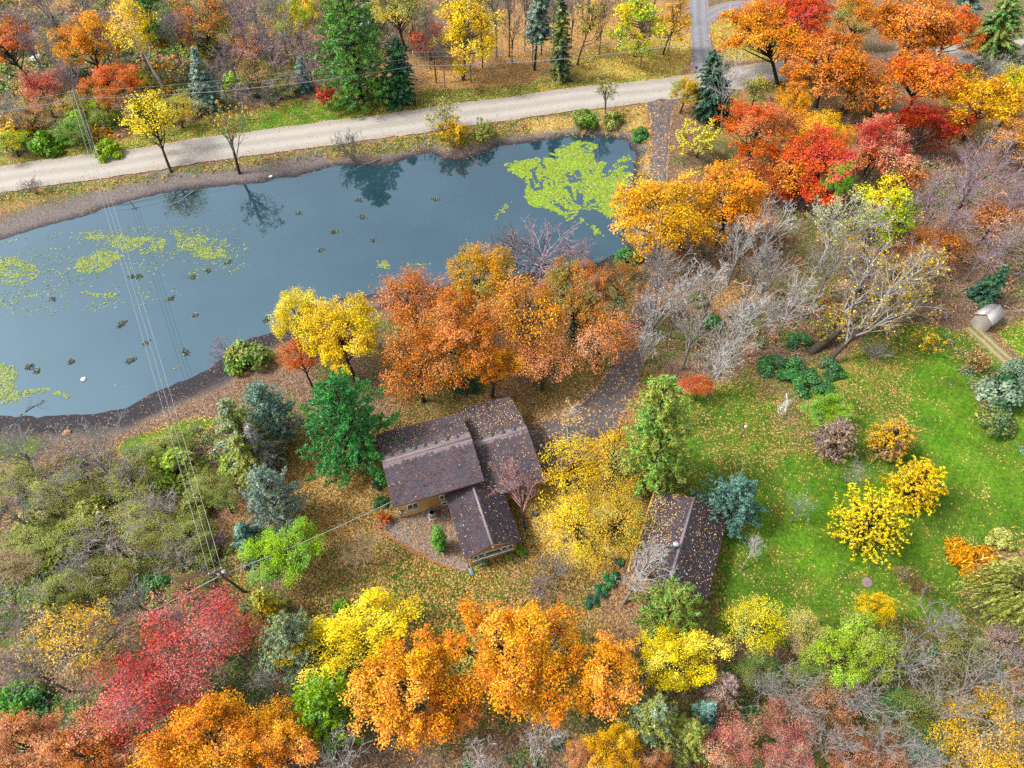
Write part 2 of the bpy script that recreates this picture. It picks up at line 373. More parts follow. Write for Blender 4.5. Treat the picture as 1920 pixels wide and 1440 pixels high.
# ------------------------------------------------------------------ roads and drives
def ribbon(name, pts, mat, lift, sub=.8, na=8, jag=.25, label=None, z0=None):
    """pts: (px, py, width in m); draped strip with an uneven edge"""
    C = np.array([U(x, y)[:2] for x, y, _ in pts]); Wd = np.array([p[2] for p in pts])
    s = np.concatenate([[0], np.cumsum(np.hypot(*np.diff(C, axis=0).T))])
    q = np.arange(0, s[-1]+sub/2, sub)
    def sm(v):
        o = np.interp(q, s, v); k = int(4/sub); ker = np.ones(2*k+1)/(2*k+1)
        return np.convolve(np.pad(o, k, mode='reflect', reflect_type='odd'), ker, 'valid')
    cx, cy, wd = sm(C[:, 0]), sm(C[:, 1]), sm(Wd)
    tx, ty = np.gradient(cx), np.gradient(cy); ln = np.hypot(tx, ty); nx_, ny_ = -ty/ln, tx/ln
    V = []; e = np.linspace(-1, 1, na+1)
    ed = []
    for k, a in enumerate(e):
        h = wd/2*a
        if abs(a) == 1: h = h+np.sign(a)*(fbm(q*.6+50*a, q*0+3, 3)-.5)*2*jag
        V.append(np.stack([cx+nx_*h, cy+ny_*h], 1)); ed.append(np.full(len(q), a))
    V = np.stack(V, 1); n = len(q); P = V.reshape(-1, 2)
    z = height(P)+lift+.05*(1-np.tile(e, n)**2)
    i2 = np.arange(n*(na+1)).reshape(n, na+1)
    F = np.stack([i2[:-1, :-1], i2[:-1, 1:], i2[1:, 1:], i2[1:, :-1]], -1).reshape(-1, 4)[:, ::-1]
    me = mesh(name, np.column_stack([P, z]), F, mat, True, {'edge': ('POINT', 'FLOAT', np.tile(e, n)), 'along': ('POINT', 'FLOAT', np.repeat(q, na+1))})
    return tag(link(name, me), label, kind='structure')
def road_mat(name, base, track, leafc, leafd, edge_leaf):
    t = NT(name); ps = t.pos(); e = t.math('ABSOLUTE', t.attr('edge'))
    n1 = t.noise(.5, 4, ps); n2 = t.noise(9, 4, ps, .7); n3 = t.noise(30, 2, ps)
    c = t.ramp(n2, [(.25, base*.80), (.5, base*.92), (.75, base*1.02)])
    tr = t.ramp(t.math('ADD', e, t.math('MULTIPLY', t.math('SUBTRACT', n1, .5), .3)), [(.1, 0.0), (.32, .6), (.5, .6), (.75, 0.0)])
    c = t.mix(tr, c, t.hsv(track, .5, 1, t.ramp(n2, [(.3, .85), (.7, 1.15)])))
    c = t.hsv(c, .5, 1, t.ramp(n3, [(.3, .92), (.7, 1.08)]))
    v = t.n('ShaderNodeTexVoronoi'); v.inputs['Scale'].default_value = 5.5; t.L(ps, v.inputs['Vector'])
    s = t.n('ShaderNodeSeparateColor'); t.L(v.outputs['Color'], s.inputs[0])
    d = t.math('ADD', leafd, t.math('MULTIPLY', t.ramp(e, [(.75, 0.0), (1, 1.0)]), edge_leaf))
    c = t.mix(t.math('GREATER_THAN', t.math('MULTIPLY', d, t.ramp(n1, [(.3, .5), (.7, 1.5)])), s.outputs[0]), c, t.ramp(s.outputs[1], leafc))
    return t.done(t.pbr(c, .9, .2, normal=t.bump(n2, .4, .03)))
brownleaf = [(0, (.09, .045, .025)), (.5, (.30, .15, .06)), (1, (.5, .33, .15))]
M['gravel_road'] = road_mat('gravel_road', np.array([.285, .26, .228]), (.345, .318, .283), brownleaf, .015, .35)
M['asphalt'] = road_mat('asphalt', np.array([.075, .068, .070]), (.095, .085, .088), brownleaf, .2, .6)
M['asphalt_clean'] = road_mat('asphalt_clean', np.array([.15, .15, .17]), (.2, .2, .215), brownleaf, .03, .5)
M['dirt'] = road_mat('dirt', np.array([.14, .14, .05]), (.36, .27, .17), brownleaf, .05, .3)
road_pts = [(-300, 402, 8.6), (-120, 362, 8.6), (0, 336, 8.6), (177, 313, 8.6), (400, 278, 8.6), (640, 247, 8.6), (817, 223, 8.6), (1040, 191, 8.6), (1265, 166, 8.8), (1433, 137, 8.2), (1613, 120, 8), (1713, 112, 8), (1847, 97, 8), (1913, 88, 8), (2100, 68, 8)]
ribbon('road', road_pts, M['gravel_road'], .10, 1.0, 12, .35, 'pale gravel road running past the pond')
ribbon('driveway', [(1240, 186, 8.5), (1239, 205, 5), (1239, 250, 3.8), (1237, 300, 3.6), (1228, 380, 3.6), (1221, 460, 3.6), (1214, 560, 3.8), (1200, 620, 3.9), (1183, 670, 4.1), (1160, 727, 5), (1120, 785, 7), (1060, 822, 8), (1000, 845, 8.6)], M['asphalt'], .07, .7, 8, .3, 'dark asphalt driveway curving from the road to the house')
ribbon('driveway', [(1322, 138, 6.5), (1318, 110, 5), (1313, 67, 4.6), (1310, 20, 5), (1310, -40, 5)], M['asphalt_clean'], .085, .7, 6, .2, 'grey asphalt driveway rising from the road to the top edge')
ribbon('driveway', [(1316, 40, 4.5), (1345, 18, 4.5), (1385, 8, 5), (1440, 12, 5)], M['asphalt_clean'], .065, .7, 6, .2, 'side branch of the grey driveway turning behind the orange maples')
ribbon('track', [(1820, 612, 2.6), (1850, 640, 2.6), (1885, 670, 2.6), (1925, 710, 2.6), (1980, 770, 2.6)], M['dirt'], .05, .7, 8, .3, 'two dirt wheel ruts in the grass')
# pebble bed by the house
bed = px_poly([(700, 985), (745, 968), (850, 935), (862, 990), (884, 1060), (868, 1072), (830, 1060), (780, 1035), (735, 1008)])
bb0, bb1 = bed.min(0), bed.max(0)
gx = np.arange(bb0[0], bb1[0]+.3, .3); gy = np.arange(bb0[1], bb1[1]+.3, .3)
XX, YY = np.meshgrid(gx, gy); P = np.stack([XX.ravel(), YY.ravel()], 1); dd = sdist(P, bed).reshape(XX.shape)
ii = np.arange(XX.size).reshape(XX.shape); keep = (dd[:-1, :-1]+dd[1:, 1:])/2 < 0.05
F = np.stack([ii[:-1, :-1], ii[:-1, 1:], ii[1:, 1:], ii[1:, :-1]], -1)[keep]
us, inv = np.unique(F, return_inverse=True)
t = NT('pebbles'); ps = t.pos(); v = t.n('ShaderNodeTexVoronoi'); v.inputs['Scale'].default_value = 9; t.L(ps, v.inputs['Vector'])
s = t.n('ShaderNodeSeparateColor'); t.L(v.outputs['Color'], s.inputs[0])
c = t.ramp(s.outputs[0], [(0, (.07, .055, .047)), (.5, (.165, .135, .112)), (.8, (.26, .225, .19)), (1, (.26, .13, .05))])
M['pebbles'] = t.done(t.pbr(c, .9, .2, normal=t.bump(v.outputs['Distance'], .8, .06)))
tag(link('gravel', mesh('gravel', np.column_stack([P, height(P)+.05])[us], inv.reshape(-1, 4), M['pebbles'], True)), 'pale pebble bed by the house', kind='structure')
ed = [(700, 985), (735, 1008), (780, 1035), (830, 1060), (868, 1072)]
EP = [U(*q) for q in ed]; pts = []
for a, b in zip(EP[:-1], EP[1:]):
    for k in np.linspace(0, 1, 6)[:-1]: pts.append(a+(b-a)*k)
pts = [(p[0], p[1], hz(p[0], p[1])+.1) for p in pts]
M['rust_edge'] = simple('rust_edge', (.30, .10, .035), .8)
tag(MB().tube(pts, .09, 6).build('garden_edging', M['rust_edge']), 'curved rust coloured edging along the pebble bed', 'edging')

# ------------------------------------------------------------------ plants: mesh makers
def unit(v): return v/(np.linalg.norm(v, axis=-1, keepdims=True)+1e-9)
def rdir(r, n): return unit(r.normal(size=(n, 3)))
def cards(r, C, N, S, asp=.62, T=None, bend=.12):
    """kite-shaped leaves: centre, normal, length"""
    n = len(C); N = unit(N)
    if T is None: T = rdir(r, n)
    T = unit(T-(T*N).sum(1, keepdims=True)*N); B = np.cross(N, T)
    S = np.broadcast_to(S, (n,))[:, None]
    V = np.empty((n, 4, 3))
    V[:, 0] = C-T*S*.5; V[:, 2] = C+T*S*.5
    V[:, 1] = C+B*S*asp*.5+N*S*bend; V[:, 3] = C-B*S*asp*.5+N*S*bend
    return V.reshape(-1, 3), np.arange(n*4).reshape(n, 4)
def leaf_mesh(name, r, C, N, S, grp=None, mat='leaf', asp=.62, T=None, bend=.12, col=None):
    V, F = cards(r, C, N, S, asp, T, bend); n = len(C)
    at = {'rnd': ('FACE', 'FLOAT', r.random(n)), 'rnd2': ('FACE', 'FLOAT', r.random(n))}
    at['grp'] = ('FACE', 'FLOAT', grp if grp is not None else r.random(n))
    if col is not None: at['col'] = ('FACE', 'FLOAT_COLOR', np.column_stack([col, np.ones(n)]))
    return mesh(name, V, F, M[mat], False, at)
def tube_arrays(P0, P1, r0, r1, k):
    n = len(P0); d = unit(P1-P0)
    a = np.where((np.abs(d[:, 2:3]) < .9), np.cross(d, [0, 0, 1.]), np.cross(d, [1., 0, 0])); a = unit(a); b = np.cross(d, a)
    an = 2*pi*np.arange(k)/k
    o = np.cos(an)[None, :, None]*a[:, None]+np.sin(an)[None, :, None]*b[:, None]
    V = np.concatenate([P0[:, None]+o*r0[:, None, None], P1[:, None]+o*r1[:, None, None]], 1).reshape(-1, 3)
    j = np.arange(k); q = np.stack([j, (j+1) % k, k+(j+1) % k, k+j], 1)
    return V, (q[None]+(np.arange(n)*2*k)[:, None, None]).reshape(-1, 4)
class Segs:
    def __init__(s): s.a = {}
    def add(s, P0, P1, r0, r1, k):
        P0 = np.atleast_2d(P0); P1 = np.atleast_2d(P1); n = len(P0)
        s.a.setdefault(k, []).append((P0, P1, np.broadcast_to(r0, (n,)), np.broadcast_to(r1, (n,))))
    def mesh(s, name, mat='bark'):
        VV = []; FF = []; o = 0
        for k, l in s.a.items():
            V, F = tube_arrays(*[np.concatenate([x[i] for x in l]) for i in range(4)], k)
            VV.append(V); FF.append(F+o); o += len(V)
        return mesh(name, np.concatenate(VV), np.concatenate(FF), M[mat], True)

def leafy(r, R, Ry, rz, zc, off=(0, 0), nb=22, ns=9, nl=40, ls=.3, low=-.35, tight=.22, trunk=None, bark='bark', vis=1.0):
    """broad-leaved tree: trunk, limbs, boughs, sprays, leaves -> (trunk mesh, crown mesh)"""
    c = np.array([off[0], off[1], zc]); sc = np.array([R, Ry, rz]); Rm = (R*Ry)**.5
    i = np.arange(nb); u = 1-(i+.5)/nb*(1-low); ph = i*2.39996+r.uniform(0, 6)
    D = np.stack([np.sqrt(1-u*u)*np.cos(ph), np.sqrt(1-u*u)*np.sin(ph), u], 1)+r.normal(0, .16, (nb, 3)); D = unit(D)
    br = Rm*sqrt(2.2/nb)*r.uniform(.75, 1.25, nb)
    rad = r.uniform(.66, 1.0, nb)*(1+.12*np.sin(3*ph+r.uniform(0, 6))); inn = r.random(nb) < .25; inn[:2] = False; rad[inn] *= .62; D[inn, 2] = np.abs(D[inn, 2]); rad[0] = .95
    E = c+D*(sc-np.minimum(br.mean()*.8, sc*.5))*rad[:, None]*1.05
    S = Segs(); tr = trunk or .045*Rm+.06
    top = c+np.array([0, 0, .25*rz]); b0 = np.zeros(3)
    tp = [b0, b0+(top-b0)*.35+np.append(r.normal(0, .05*Rm, 2), 0), b0+(top-b0)*.7+np.append(r.normal(0, .06*Rm, 2), 0), top]
    for k in range(3): S.add(tp[k], tp[k+1], tr*(1-.27*k), tr*(1-.27*(k+1)), 7)
    S.add(tp[0]+[0, 0, -.3], tp[0]+(tp[1]-tp[0])*.08, tr*1.5, tr, 7)
    f = np.clip((D[:, 2]-low)/(1-low), 0, 1); a = .38+.5*f*r.uniform(.8, 1, nb)
    tt = np.array(tp); att = np.stack([np.interp(a, [0, .35, .7, 1], tt[:, k]) for k in range(3)], 1)
    mid = att*.45+E*.55+np.column_stack([r.normal(0, .06*Rm, (nb, 2)), -.08*rz*np.ones(nb)+r.normal(0, .05*rz, nb)])
    lr = tr*.42*r.uniform(.7, 1.1, nb)*vis
    S.add(att, mid, lr, lr*.6, 5); S.add(mid, E, lr*.6, lr*.22, 4)
    jb = np.repeat(np.arange(nb), ns)
    d2 = rdir(r, nb*ns); d2 = d2+.35*D[jb]+[0, 0, .12]
    SP = E[jb]+d2*(br[jb]*r.uniform(.45, 1.0, nb*ns))[:, None]*[1, 1, .75]
    s0 = mid[jb]+(E-mid)[jb]*r.uniform(.35, 1, (nb*ns, 1))
    S.add(s0, SP, lr[jb]*.28, np.maximum(lr[jb]*.1, .012), 3)
    jl = np.repeat(np.arange(nb*ns), nl); n = len(jl)
    C = SP[jl]+r.normal(0, 1, (n, 3))*(br[jb][jl]*tight)[:, None]*[1, 1, .7]
    N = .55*unit(C-(E-[0, 0, .3*rz])[jb][jl])+[0, 0, .55]+r.normal(0, .45, (n, 3))
    return S.mesh('trunk', bark), leaf_mesh('crown', r, C, N, ls*r.uniform(.7, 1.25, n), np.repeat(np.repeat(r.random(nb), ns), nl))

def branching(r, S, P, D, Ln, Rd, levels, nch, ang=.7, shrink=.6, up=.12, first=.3, wob=.16, seg=3, minr=.014):
    """grow branches level by level from stems P along D"""
    out = []
    for lv in range(levels+1):
        n = len(P); pts = [P]; d = D
        for s in range(seg if lv < levels else 2):
            d = unit(d+r.normal(0, wob, (n, 3))+[0, 0, up]); pts.append(pts[-1]+d*(Ln/(seg if lv < levels else 2))[:, None])
        m = len(pts)-1
        for s in range(m):
            S.add(pts[s], pts[s+1], np.maximum(Rd*(1-.7*s/m), minr), np.maximum(Rd*(1-.7*(s+1)/m), minr*.8), 6 if lv == 0 else (4 if lv < 2 else 3))
        out.append(pts)
        if lv == levels: break
        k = nch[lv]; pj = np.repeat(np.arange(n), k); N = len(pj)
        tt = (np.tile(np.arange(k), n)+r.uniform(0, 1, N))/k*(1-first)+first
        tt = np.clip(tt, 0, .999)*m; i0 = tt.astype(int); fr = (tt-i0)[:, None]
        A = np.stack(pts, 1); P2 = A[pj, i0]*(1-fr)+A[pj, i0+1]*fr
        base = unit(A[pj, i0+1]-A[pj, i0])
        az = np.tile(np.arange(k), n)*2.4+r.uniform(0, 1.2, N)+np.repeat(r.uniform(0, 6, n), k)
        a1 = unit(np.cross(base, np.where(np.abs(base[:, 2:3]) < .9, [0, 0, 1.], [1., 0, 0]))); a2 = np.cross(base, a1)
        th = ang*r.uniform(.7, 1.25, N)
        D = base*np.cos(th)[:, None]+(a1*np.cos(az)[:, None]+a2*np.sin(az)[:, None])*np.sin(th)[:, None]
        Ln = Ln[pj]*shrink*r.uniform(.7, 1.15, N)*(1.15-.5*tt/m); Rd = Rd[pj]*.5; P = P2
    return out
def bare(r, H=10., R=5., spread=.75, levels=4, nch=(8, 5, 4, 3), trunk=.17, leaves=0, ls=.28, minr=.016):
    S = Segs(); S2 = Segs()
    h0 = H*.5
    Dt = unit(np.array([[r.normal(0, .05), r.normal(0, .05), 1]]))
    tp = np.array([[0, 0, -.3], [0, 0, h0*.5]]+[[0, 0, h0]])+np.array([[0, 0, 0], Dt[0]*.2, Dt[0]*.3])
    S.add(tp[:-1], tp[1:], np.array([trunk*1.25, trunk]), np.array([trunk, trunk*.85]), 7)
    n = nch[0]; az = np.arange(n)*2.4+r.uniform(0, 6); th = spread*r.uniform(.45, 1.15, n); th[0] = .1
    D = np.stack([np.sin(th)*np.cos(az), np.sin(th)*np.sin(az), np.cos(th)], 1)
    z = r.uniform(.45, 1.0, n)*h0; P = np.column_stack([np.zeros((n, 2)), z])
    Ln = (R/np.maximum(np.sin(th), .45))*r.uniform(.75, 1.05, n)*.78; Ln = np.minimum(Ln, (H-z)*.95)
    o = branching(r, S2, P, D, Ln, np.full(n, trunk*.52), levels-1, nch[1:], .75, .56, .07, .25, .15, 3, minr)
    crown = None
    if leaves:
        tips = np.concatenate([np.concatenate(p[1:]) for p in o[-2:]])
        j = r.integers(0, len(tips), leaves)
        C = tips[j]+r.normal(0, .16, (leaves, 3)); crown = leaf_mesh('crown', r, C, r.normal(0, .5, (leaves, 3))+[0, 0, .6], ls*r.uniform(.6, 1.2, leaves))
    return S.mesh('trunk'), S2.mesh('branches'), crown
def twiggy(r, H=2.6, R=1.6, stems=12, leaves=0, ls=.2, minr=.013):
    S = Segs(); az = np.arange(stems)*2.4; th = r.uniform(.15, 1.0, stems)
    D = np.stack([np.sin(th)*np.cos(az), np.sin(th)*np.sin(az), np.cos(th)], 1)
    P = np.column_stack([r.normal(0, .15, (stems, 2)), np.zeros(stems)-.05])
    Ln = np.minimum(R/np.maximum(np.sin(th), .4), H)*r.uniform(.75, 1, stems)
    o = branching(r, S, P, D, Ln, np.full(stems, .035), 3, (4, 4, 3), .6, .5, .1, .2, .12, 2, minr)
    crown = None
    if leaves:
        tips = np.concatenate([np.concatenate(p[1:]) for p in o[1:]]); j = r.integers(0, len(tips), leaves)
        crown = leaf_mesh('foliage', r, tips[j]+r.normal(0, .12, (leaves, 3)), r.normal(0, .5, (leaves, 3))+[0, 0, .7], ls*r.uniform(.6, 1.3, leaves))
    return S.mesh('stems'), crown
def shrub(r, R=1.0, rz=.9, n=2600, ls=.16, lump=14, mat='leaf', asp=.62):
    D = rdir(r, lump); D[:, 2] = np.abs(D[:, 2])*.9; rr = r.uniform(.55, .85, lump)
    E = D*rr[:, None]*[R, R, rz]; j = r.integers(0, lump, n)
    q = rdir(r, n); q[:, 2] = np.where(q[:, 2] < -.3, -q[:, 2], q[:, 2])
    C = E[j]+q*(R*.38*r.uniform(.6, 1.05, n))[:, None]; C[:, 2] = np.maximum(C[:, 2], .05)
    N = q*.6+[0, 0, .4]+r.normal(0, .4, (n, 3))
    S = Segs(); S.add(np.zeros((lump, 3))+[0, 0, -.05], E, .03, .012, 4)
    return S.mesh('stems'), leaf_mesh('foliage', r, C, N, ls*r.uniform(.6, 1.3, n), r.random(lump)[j], mat, asp)
def pine(r, H=18., R=4.2, whorls=19, per=7, tufts=12, needles=13, nl=.55, bare_frac=.14, shape=.75, upsw=.25, lat=.42):
    """white pine: whorled boughs carrying tufts of long needles"""
    S = Segs(); S.add(np.array([[0, 0, -.3], [0, 0, H*.5]]), np.array([[0, 0, H*.5], [0, 0, H]]), np.array([.018*H, .011*H]), np.array([.011*H, .03]), 7)
    CC = []; NN = []; TT = []; GG = []
    for k in range(whorls):
        f = k/(whorls-1); z = H*(bare_frac+(1-bare_frac)*f*.97); n = max(3, int(per*(1-.35*f)))
        L = R*((1-f)**shape)*(.75+.25*min(1, f*5))+.5
        az = r.uniform(0, 6)+np.arange(n)*2*pi/n+r.normal(0, .2, n); Lk = L*r.uniform(.72, 1.12, n); sl = upsw+.5*f+r.normal(0, .1, n)
        D = np.stack([np.cos(az), np.sin(az), sl*.5], 1); P0 = np.tile([0, 0, z], (n, 1)); P1 = P0+D*Lk[:, None]
        S.add(P0, P1, .05+.012*L, .015, 4)
        m = max(4, int(tufts*(L/R)**.7+2)); jb = np.repeat(np.arange(n), m); q = np.tile(np.linspace(.28, 1.0, m), n)
        side = np.stack([-np.sin(az), np.cos(az), np.zeros(n)], 1)[jb]
        wd = (1.05-q)*Lk[jb]*lat+.15
        TC = P0[jb]+D[jb]*(Lk[jb]*q)[:, None]+side*(wd*r.uniform(-1, 1, len(q)))[:, None]+np.column_stack([np.zeros((len(q), 2)), r.uniform(-.05, .3, len(q))])
        jt = np.repeat(np.arange(len(TC)), needles); nn = len(jt)
        T = rdir(r, nn)+[0, 0, .35]+D[jb][jt]*.35; T = unit(T)
        CC.append(TC[jt]+T*nl*.4); TT.append(T); NN.append(rdir(r, nn)+[0, 0, .8]); GG.append(r.random(len(TC))[jt])
    C = np.concatenate(CC); n = len(C)
    return S.mesh('trunk'), leaf_mesh('crown', r, C, np.concatenate(NN), nl*r.uniform(.7, 1.2, n), np.concatenate(GG), 'needle', .26, np.concatenate(TT), .03)
def spruce(r, H=11., R=2.6, whorls=26, per=11, droop=.35, pw=.9, nl=.34, bare_frac=.05, dens=1.0, asp=.4, strands=False, lift=.0):
    """spruce, larch: tiers of boughs with herring-bone sprays"""
    S = Segs(); S.add(np.array([[0, 0, -.3], [0, 0, H*.5]]), np.array([[0, 0, H*.5], [0, 0, H]]), np.array([.016*H, .010*H]), np.array([.010*H, .02]), 7)
    CC = []; NN = []; TT = []; GG = []
    for k in range(whorls):
        f = k/(whorls-1); z = H*(bare_frac+(1-bare_frac)*f*.985); n = max(4, int(per*(1-.5*f)))
        L = R*((1-f)**pw)*(.8+.2*min(1, f*4))+.18
        az = r.uniform(0, 6)+np.arange(n)*2*pi/n+r.normal(0, .5, n); Lk = L*r.uniform(.55, 1.2, n); zb = np.minimum(z+r.uniform(-.6, .6, n)*H/whorls, H*.99)
        m = max(4, int(L/nl*3.1*dens)); q = np.tile(np.linspace(.12, 1.0, m), n); jb = np.repeat(np.arange(n), m)
        D = np.stack([np.cos(az), np.sin(az), np.zeros(n)], 1)
        dz = -droop*(1-f*.8)*Lk[jb]*q*(1.25-.55*q)+lift*Lk[jb]*q
        dj = r.normal(1, .35, n); dz = dz*dj[jb]
        Z0 = np.column_stack([np.zeros((n, 2)), zb]); BP = Z0[jb]+D[jb]*(Lk[jb]*q)[:, None]+np.column_stack([np.zeros((len(q), 2)), dz])
        e = Z0; pm = e+D*(Lk*.5)[:, None]+np.column_stack([np.zeros((n, 2)), (-droop*(1-f*.8)*.5*.97+lift*.5)*Lk*dj]); pe = BP.reshape(n, m, 3)[:, -1]
        S.add(e, pm, .022+.006*L, .018, 3); S.add(pm, pe, .018, .01, 3)
        side = np.stack([-np.sin(az), np.cos(az), np.zeros(n)], 1)[jb]
        for sg in (-1, 1, 0):
            T = D[jb]*.75+side*sg*r.uniform(.6, 1.1, (len(q), 1))+np.column_stack([np.zeros((len(q), 2)), r.uniform(-.35, .12, len(q))+lift*.6])
            if strands: T = T+r.normal(0, .25, T.shape)+[0, 0, .25]
            T = unit(T+r.normal(0, .22, T.shape)); ln = nl*(.65+.6*(1-q))[:, None]
            CC.append(BP+T*ln*.5+r.normal(0, .05, T.shape)); TT.append(T); GG.append(r.random(n)[jb])
            NN.append(np.tile([0, 0, 1.], (len(q), 1))+r.normal(0, .38, (len(q), 3))+D[jb]*.25)
    C = np.concatenate(CC); n = len(C)
    return S.mesh('trunk'), leaf_mesh('crown', r, C, np.concatenate(NN), nl*1.25*r.uniform(.7, 1.25, n), np.concatenate(GG), 'needle', asp, np.concatenate(TT), .06)
def willow(r, H=9., R=5., strands=520, per=20):
    S = Segs(); S.add(np.array([[0, 0, -.3]]), np.array([[0, 0, H*.45]]), .32, .26, 8)
    n = 16; az = np.arange(n)*2.4; th = r.uniform(.2, .9, n)
    D = np.stack([np.sin(th)*np.cos(az), np.sin(th)*np.sin(az), np.cos(th)], 1); P0 = np.tile([0, 0, H*.4], (n, 1)); P1 = P0+D*np.minimum(R*.75/np.maximum(np.sin(th), .3), H*.55)[:, None]
    S.add(P0, P1, .13, .05, 5)
    j = r.integers(0, n, strands); q = r.uniform(.35, 1.05, strands)[:, None]; st = P0[j]*(1-q)+P1[j]*q+r.normal(0, .35, (strands, 3))
    out = unit(st*[1, 1, 0]+r.normal(0, .6, (strands, 3))*[1, 1, 0]); ln = r.uniform(1.6, 4.2, strands)
    tt = np.linspace(0, 1, per); C = st[:, None]+out[:, None]*(ln[:, None, None]*.55*np.sqrt(tt)[None, :, None])+np.array([0, 0, -1.])*(ln[:, None, None]*(tt**1.7)[None, :, None]*.85)
    C[..., 2] = np.maximum(C[..., 2], .3); T = np.gradient(C, axis=1); C = C.reshape(-1, 3)+r.normal(0, .05, (strands*per, 3)); T = T.reshape(-1, 3)
    return S.mesh('trunk'), leaf_mesh('crown', r, C, r.normal(0, .5, C.shape)+[0, 0, .6], .42*r.uniform(.7, 1.2, len(C)), np.repeat(r.random(strands), per), 'leaf', .3, T, .05)

# ------------------------------------------------------------------ planting
KA = .70
HEX = dict(russet='#DA8E4C', emerald='#4A9A50', yellow='#FFE028', lemon='#FAEA4C', gold='#F0C236', amber='#F0AE28', orange='#F49A3E', rust='#CE8246', redor='#E26C38', red='#D45046', crimson='#BA5A5E', pink='#CC7C76', salmon='#DFA47E',
 lime='#A4CC38', brightgreen='#7FB050', green='#5C9854', dkgreen='#466E48', deep='#426656', teal='#7CA898', bluespruce='#8FA8A4', sage='#94A88C', olive='#929A50', ltolive='#ADB55E', paley='#E0D880', tan='#B79E7C', brown='#8E6C52',
 mauve='#A8939a', grey='#A39D97', pale='#C6C2BD', bark='#51463E', barkdark='#3A322D', greybark='#857F78')
def CC_(n): return lin(HEX[n])*KA
def setcol(o, c1, c2=None):
    a = CC_(c1) if isinstance(c1, str) else np.array(c1); b = a if c2 is None else (CC_(c2) if isinstance(c2, str) else np.array(c2))
    o.color = (*[float(v) for v in a], 1); o['tint'] = [float(v) for v in b]
def fit(b, H):
    x0, y0, x1, y1 = b; cx, cy = (x0+x1)/2, (y0+y1)/2; z = H*.6
    for _ in range(6):
        P = U(cx, cy, z); d = depth(cx, cy, z); r = (x1-x0)/2*d/FPX; h = (y1-y0)/2*d/FPX
        yd = (cy-720)/FPX; sa = (sin(PITCH)+yd*cos(PITCH))/sqrt(1+yd*yd); ca = sqrt(max(0, 1-sa*sa))
        ry = min(r*1.15, max(h*.8/sa, r*.6)); rz = sqrt(max(0, h*h-(ry*sa)**2))/max(ca, .2)
        rz = min(max(rz, .55*min(r, ry)), .46*H); z = H-rz
    return P, r, ry, rz, z, d
def base_of(base, P):
    if base is None: return np.array([P[0], P[1], hz(P[0], P[1])])
    q = U(*base, 0); q[2] = hz(q[0], q[1]); q = U(*base, q[2]); return q
SEED = [100]
def rng():
    SEED[0] += 1; return np.random.default_rng(SEED[0])
def tree_root(name, loc, label, cat, group, parts, cols):
    e = empty(name, loc, label, cat, group)
    for (n, me), c in zip(parts, cols):
        if me is None: continue
        o = link(n, me, e)
        if isinstance(c, tuple) and isinstance(c[0], str): setcol(o, *c)
        else: setcol(o, c)
    return e
def broad(name, b, H, c1, c2, label, base=None, dens=1.0, barkc='bark', bark='bark', nb=None, lai=2.3, tight=.22, group=None, low=-.35, lsk=1.0, vis=1.0):
    P, r, ry, rz, zc, d = fit(b, H); r *= 1.18; ry *= 1.18; B = base_of(base, P); g = rng()
    if nb is None and low == -.35 and bark == 'bark' and r < 7.2 and vis == 1.0:
        sparse = dens < .62; thin = dens < .32; hi = rz/(zc-B[2]+rz) > .4
        def make(q):
            z = 4.9 if hi else 3.6; n = 2.0*pi*25*1.5/(.31*.036)*(.21 if thin else .40 if sparse else .85); b_ = int(q.integers(19, 28))
            return leafy(q, 5, 5, z, 11-z, (q.normal(0, .3), q.normal(0, .3)), b_, 12, int(n/(b_*12)), .19, -.35, .2 if not sparse else .26)
        tr, cr = pool(('thin' if thin else 'sparse' if sparse else 'dense')+('_high' if hi else '_low'), 5 if not sparse else 4, make)
        e = tree_root(name, B, label, 'tree', group, [('trunk', tr), ('crown', cr)], [barkc, (c1, c2)])
        e.scale = (r/5, ry/5, (zc-B[2]+rz)/11); dx, dy = P[0]-B[0], P[1]-B[1]; z = zc-B[2]
        e.rotation_euler = (-atan2(dy, z), atan2(dx, z), 0) if base is not None else (g.normal(0, .04), g.normal(0, .04), g.choice([0, pi])+g.normal(0, .25))
        return e
    r *= .91; ry *= .91
    ls = min(.42, max(.2, .0029*d))*lsk
    nb = nb or int(np.clip(12+r*2.3, 10, 36)); ns = 12
    n = dens*.76*lai*pi*r*ry*1.6/(.31*ls*ls); nl = max(5, int(n/(nb*ns)))
    tr, cr = leafy(g, r, ry, rz, zc-B[2], (P[0]-B[0], P[1]-B[1]), nb, ns, nl, ls, low, tight, None, bark, vis)
    return tree_root(name, B, label, 'tree', group, [('trunk', tr), ('crown', cr)], [barkc, (c1, c2)])
POOL = {}
def pool(key, n, fn):
    if key not in POOL: POOL[key] = ([fn(np.random.default_rng(900+17*k+hash_s(key))) for k in range(n)], [0])
    L, i = POOL[key]; i[0] += 1; return L[i[0] % len(L)]
def hash_s(s): return sum(ord(ch)*(i+3) for i, ch in enumerate(s)) % 1000
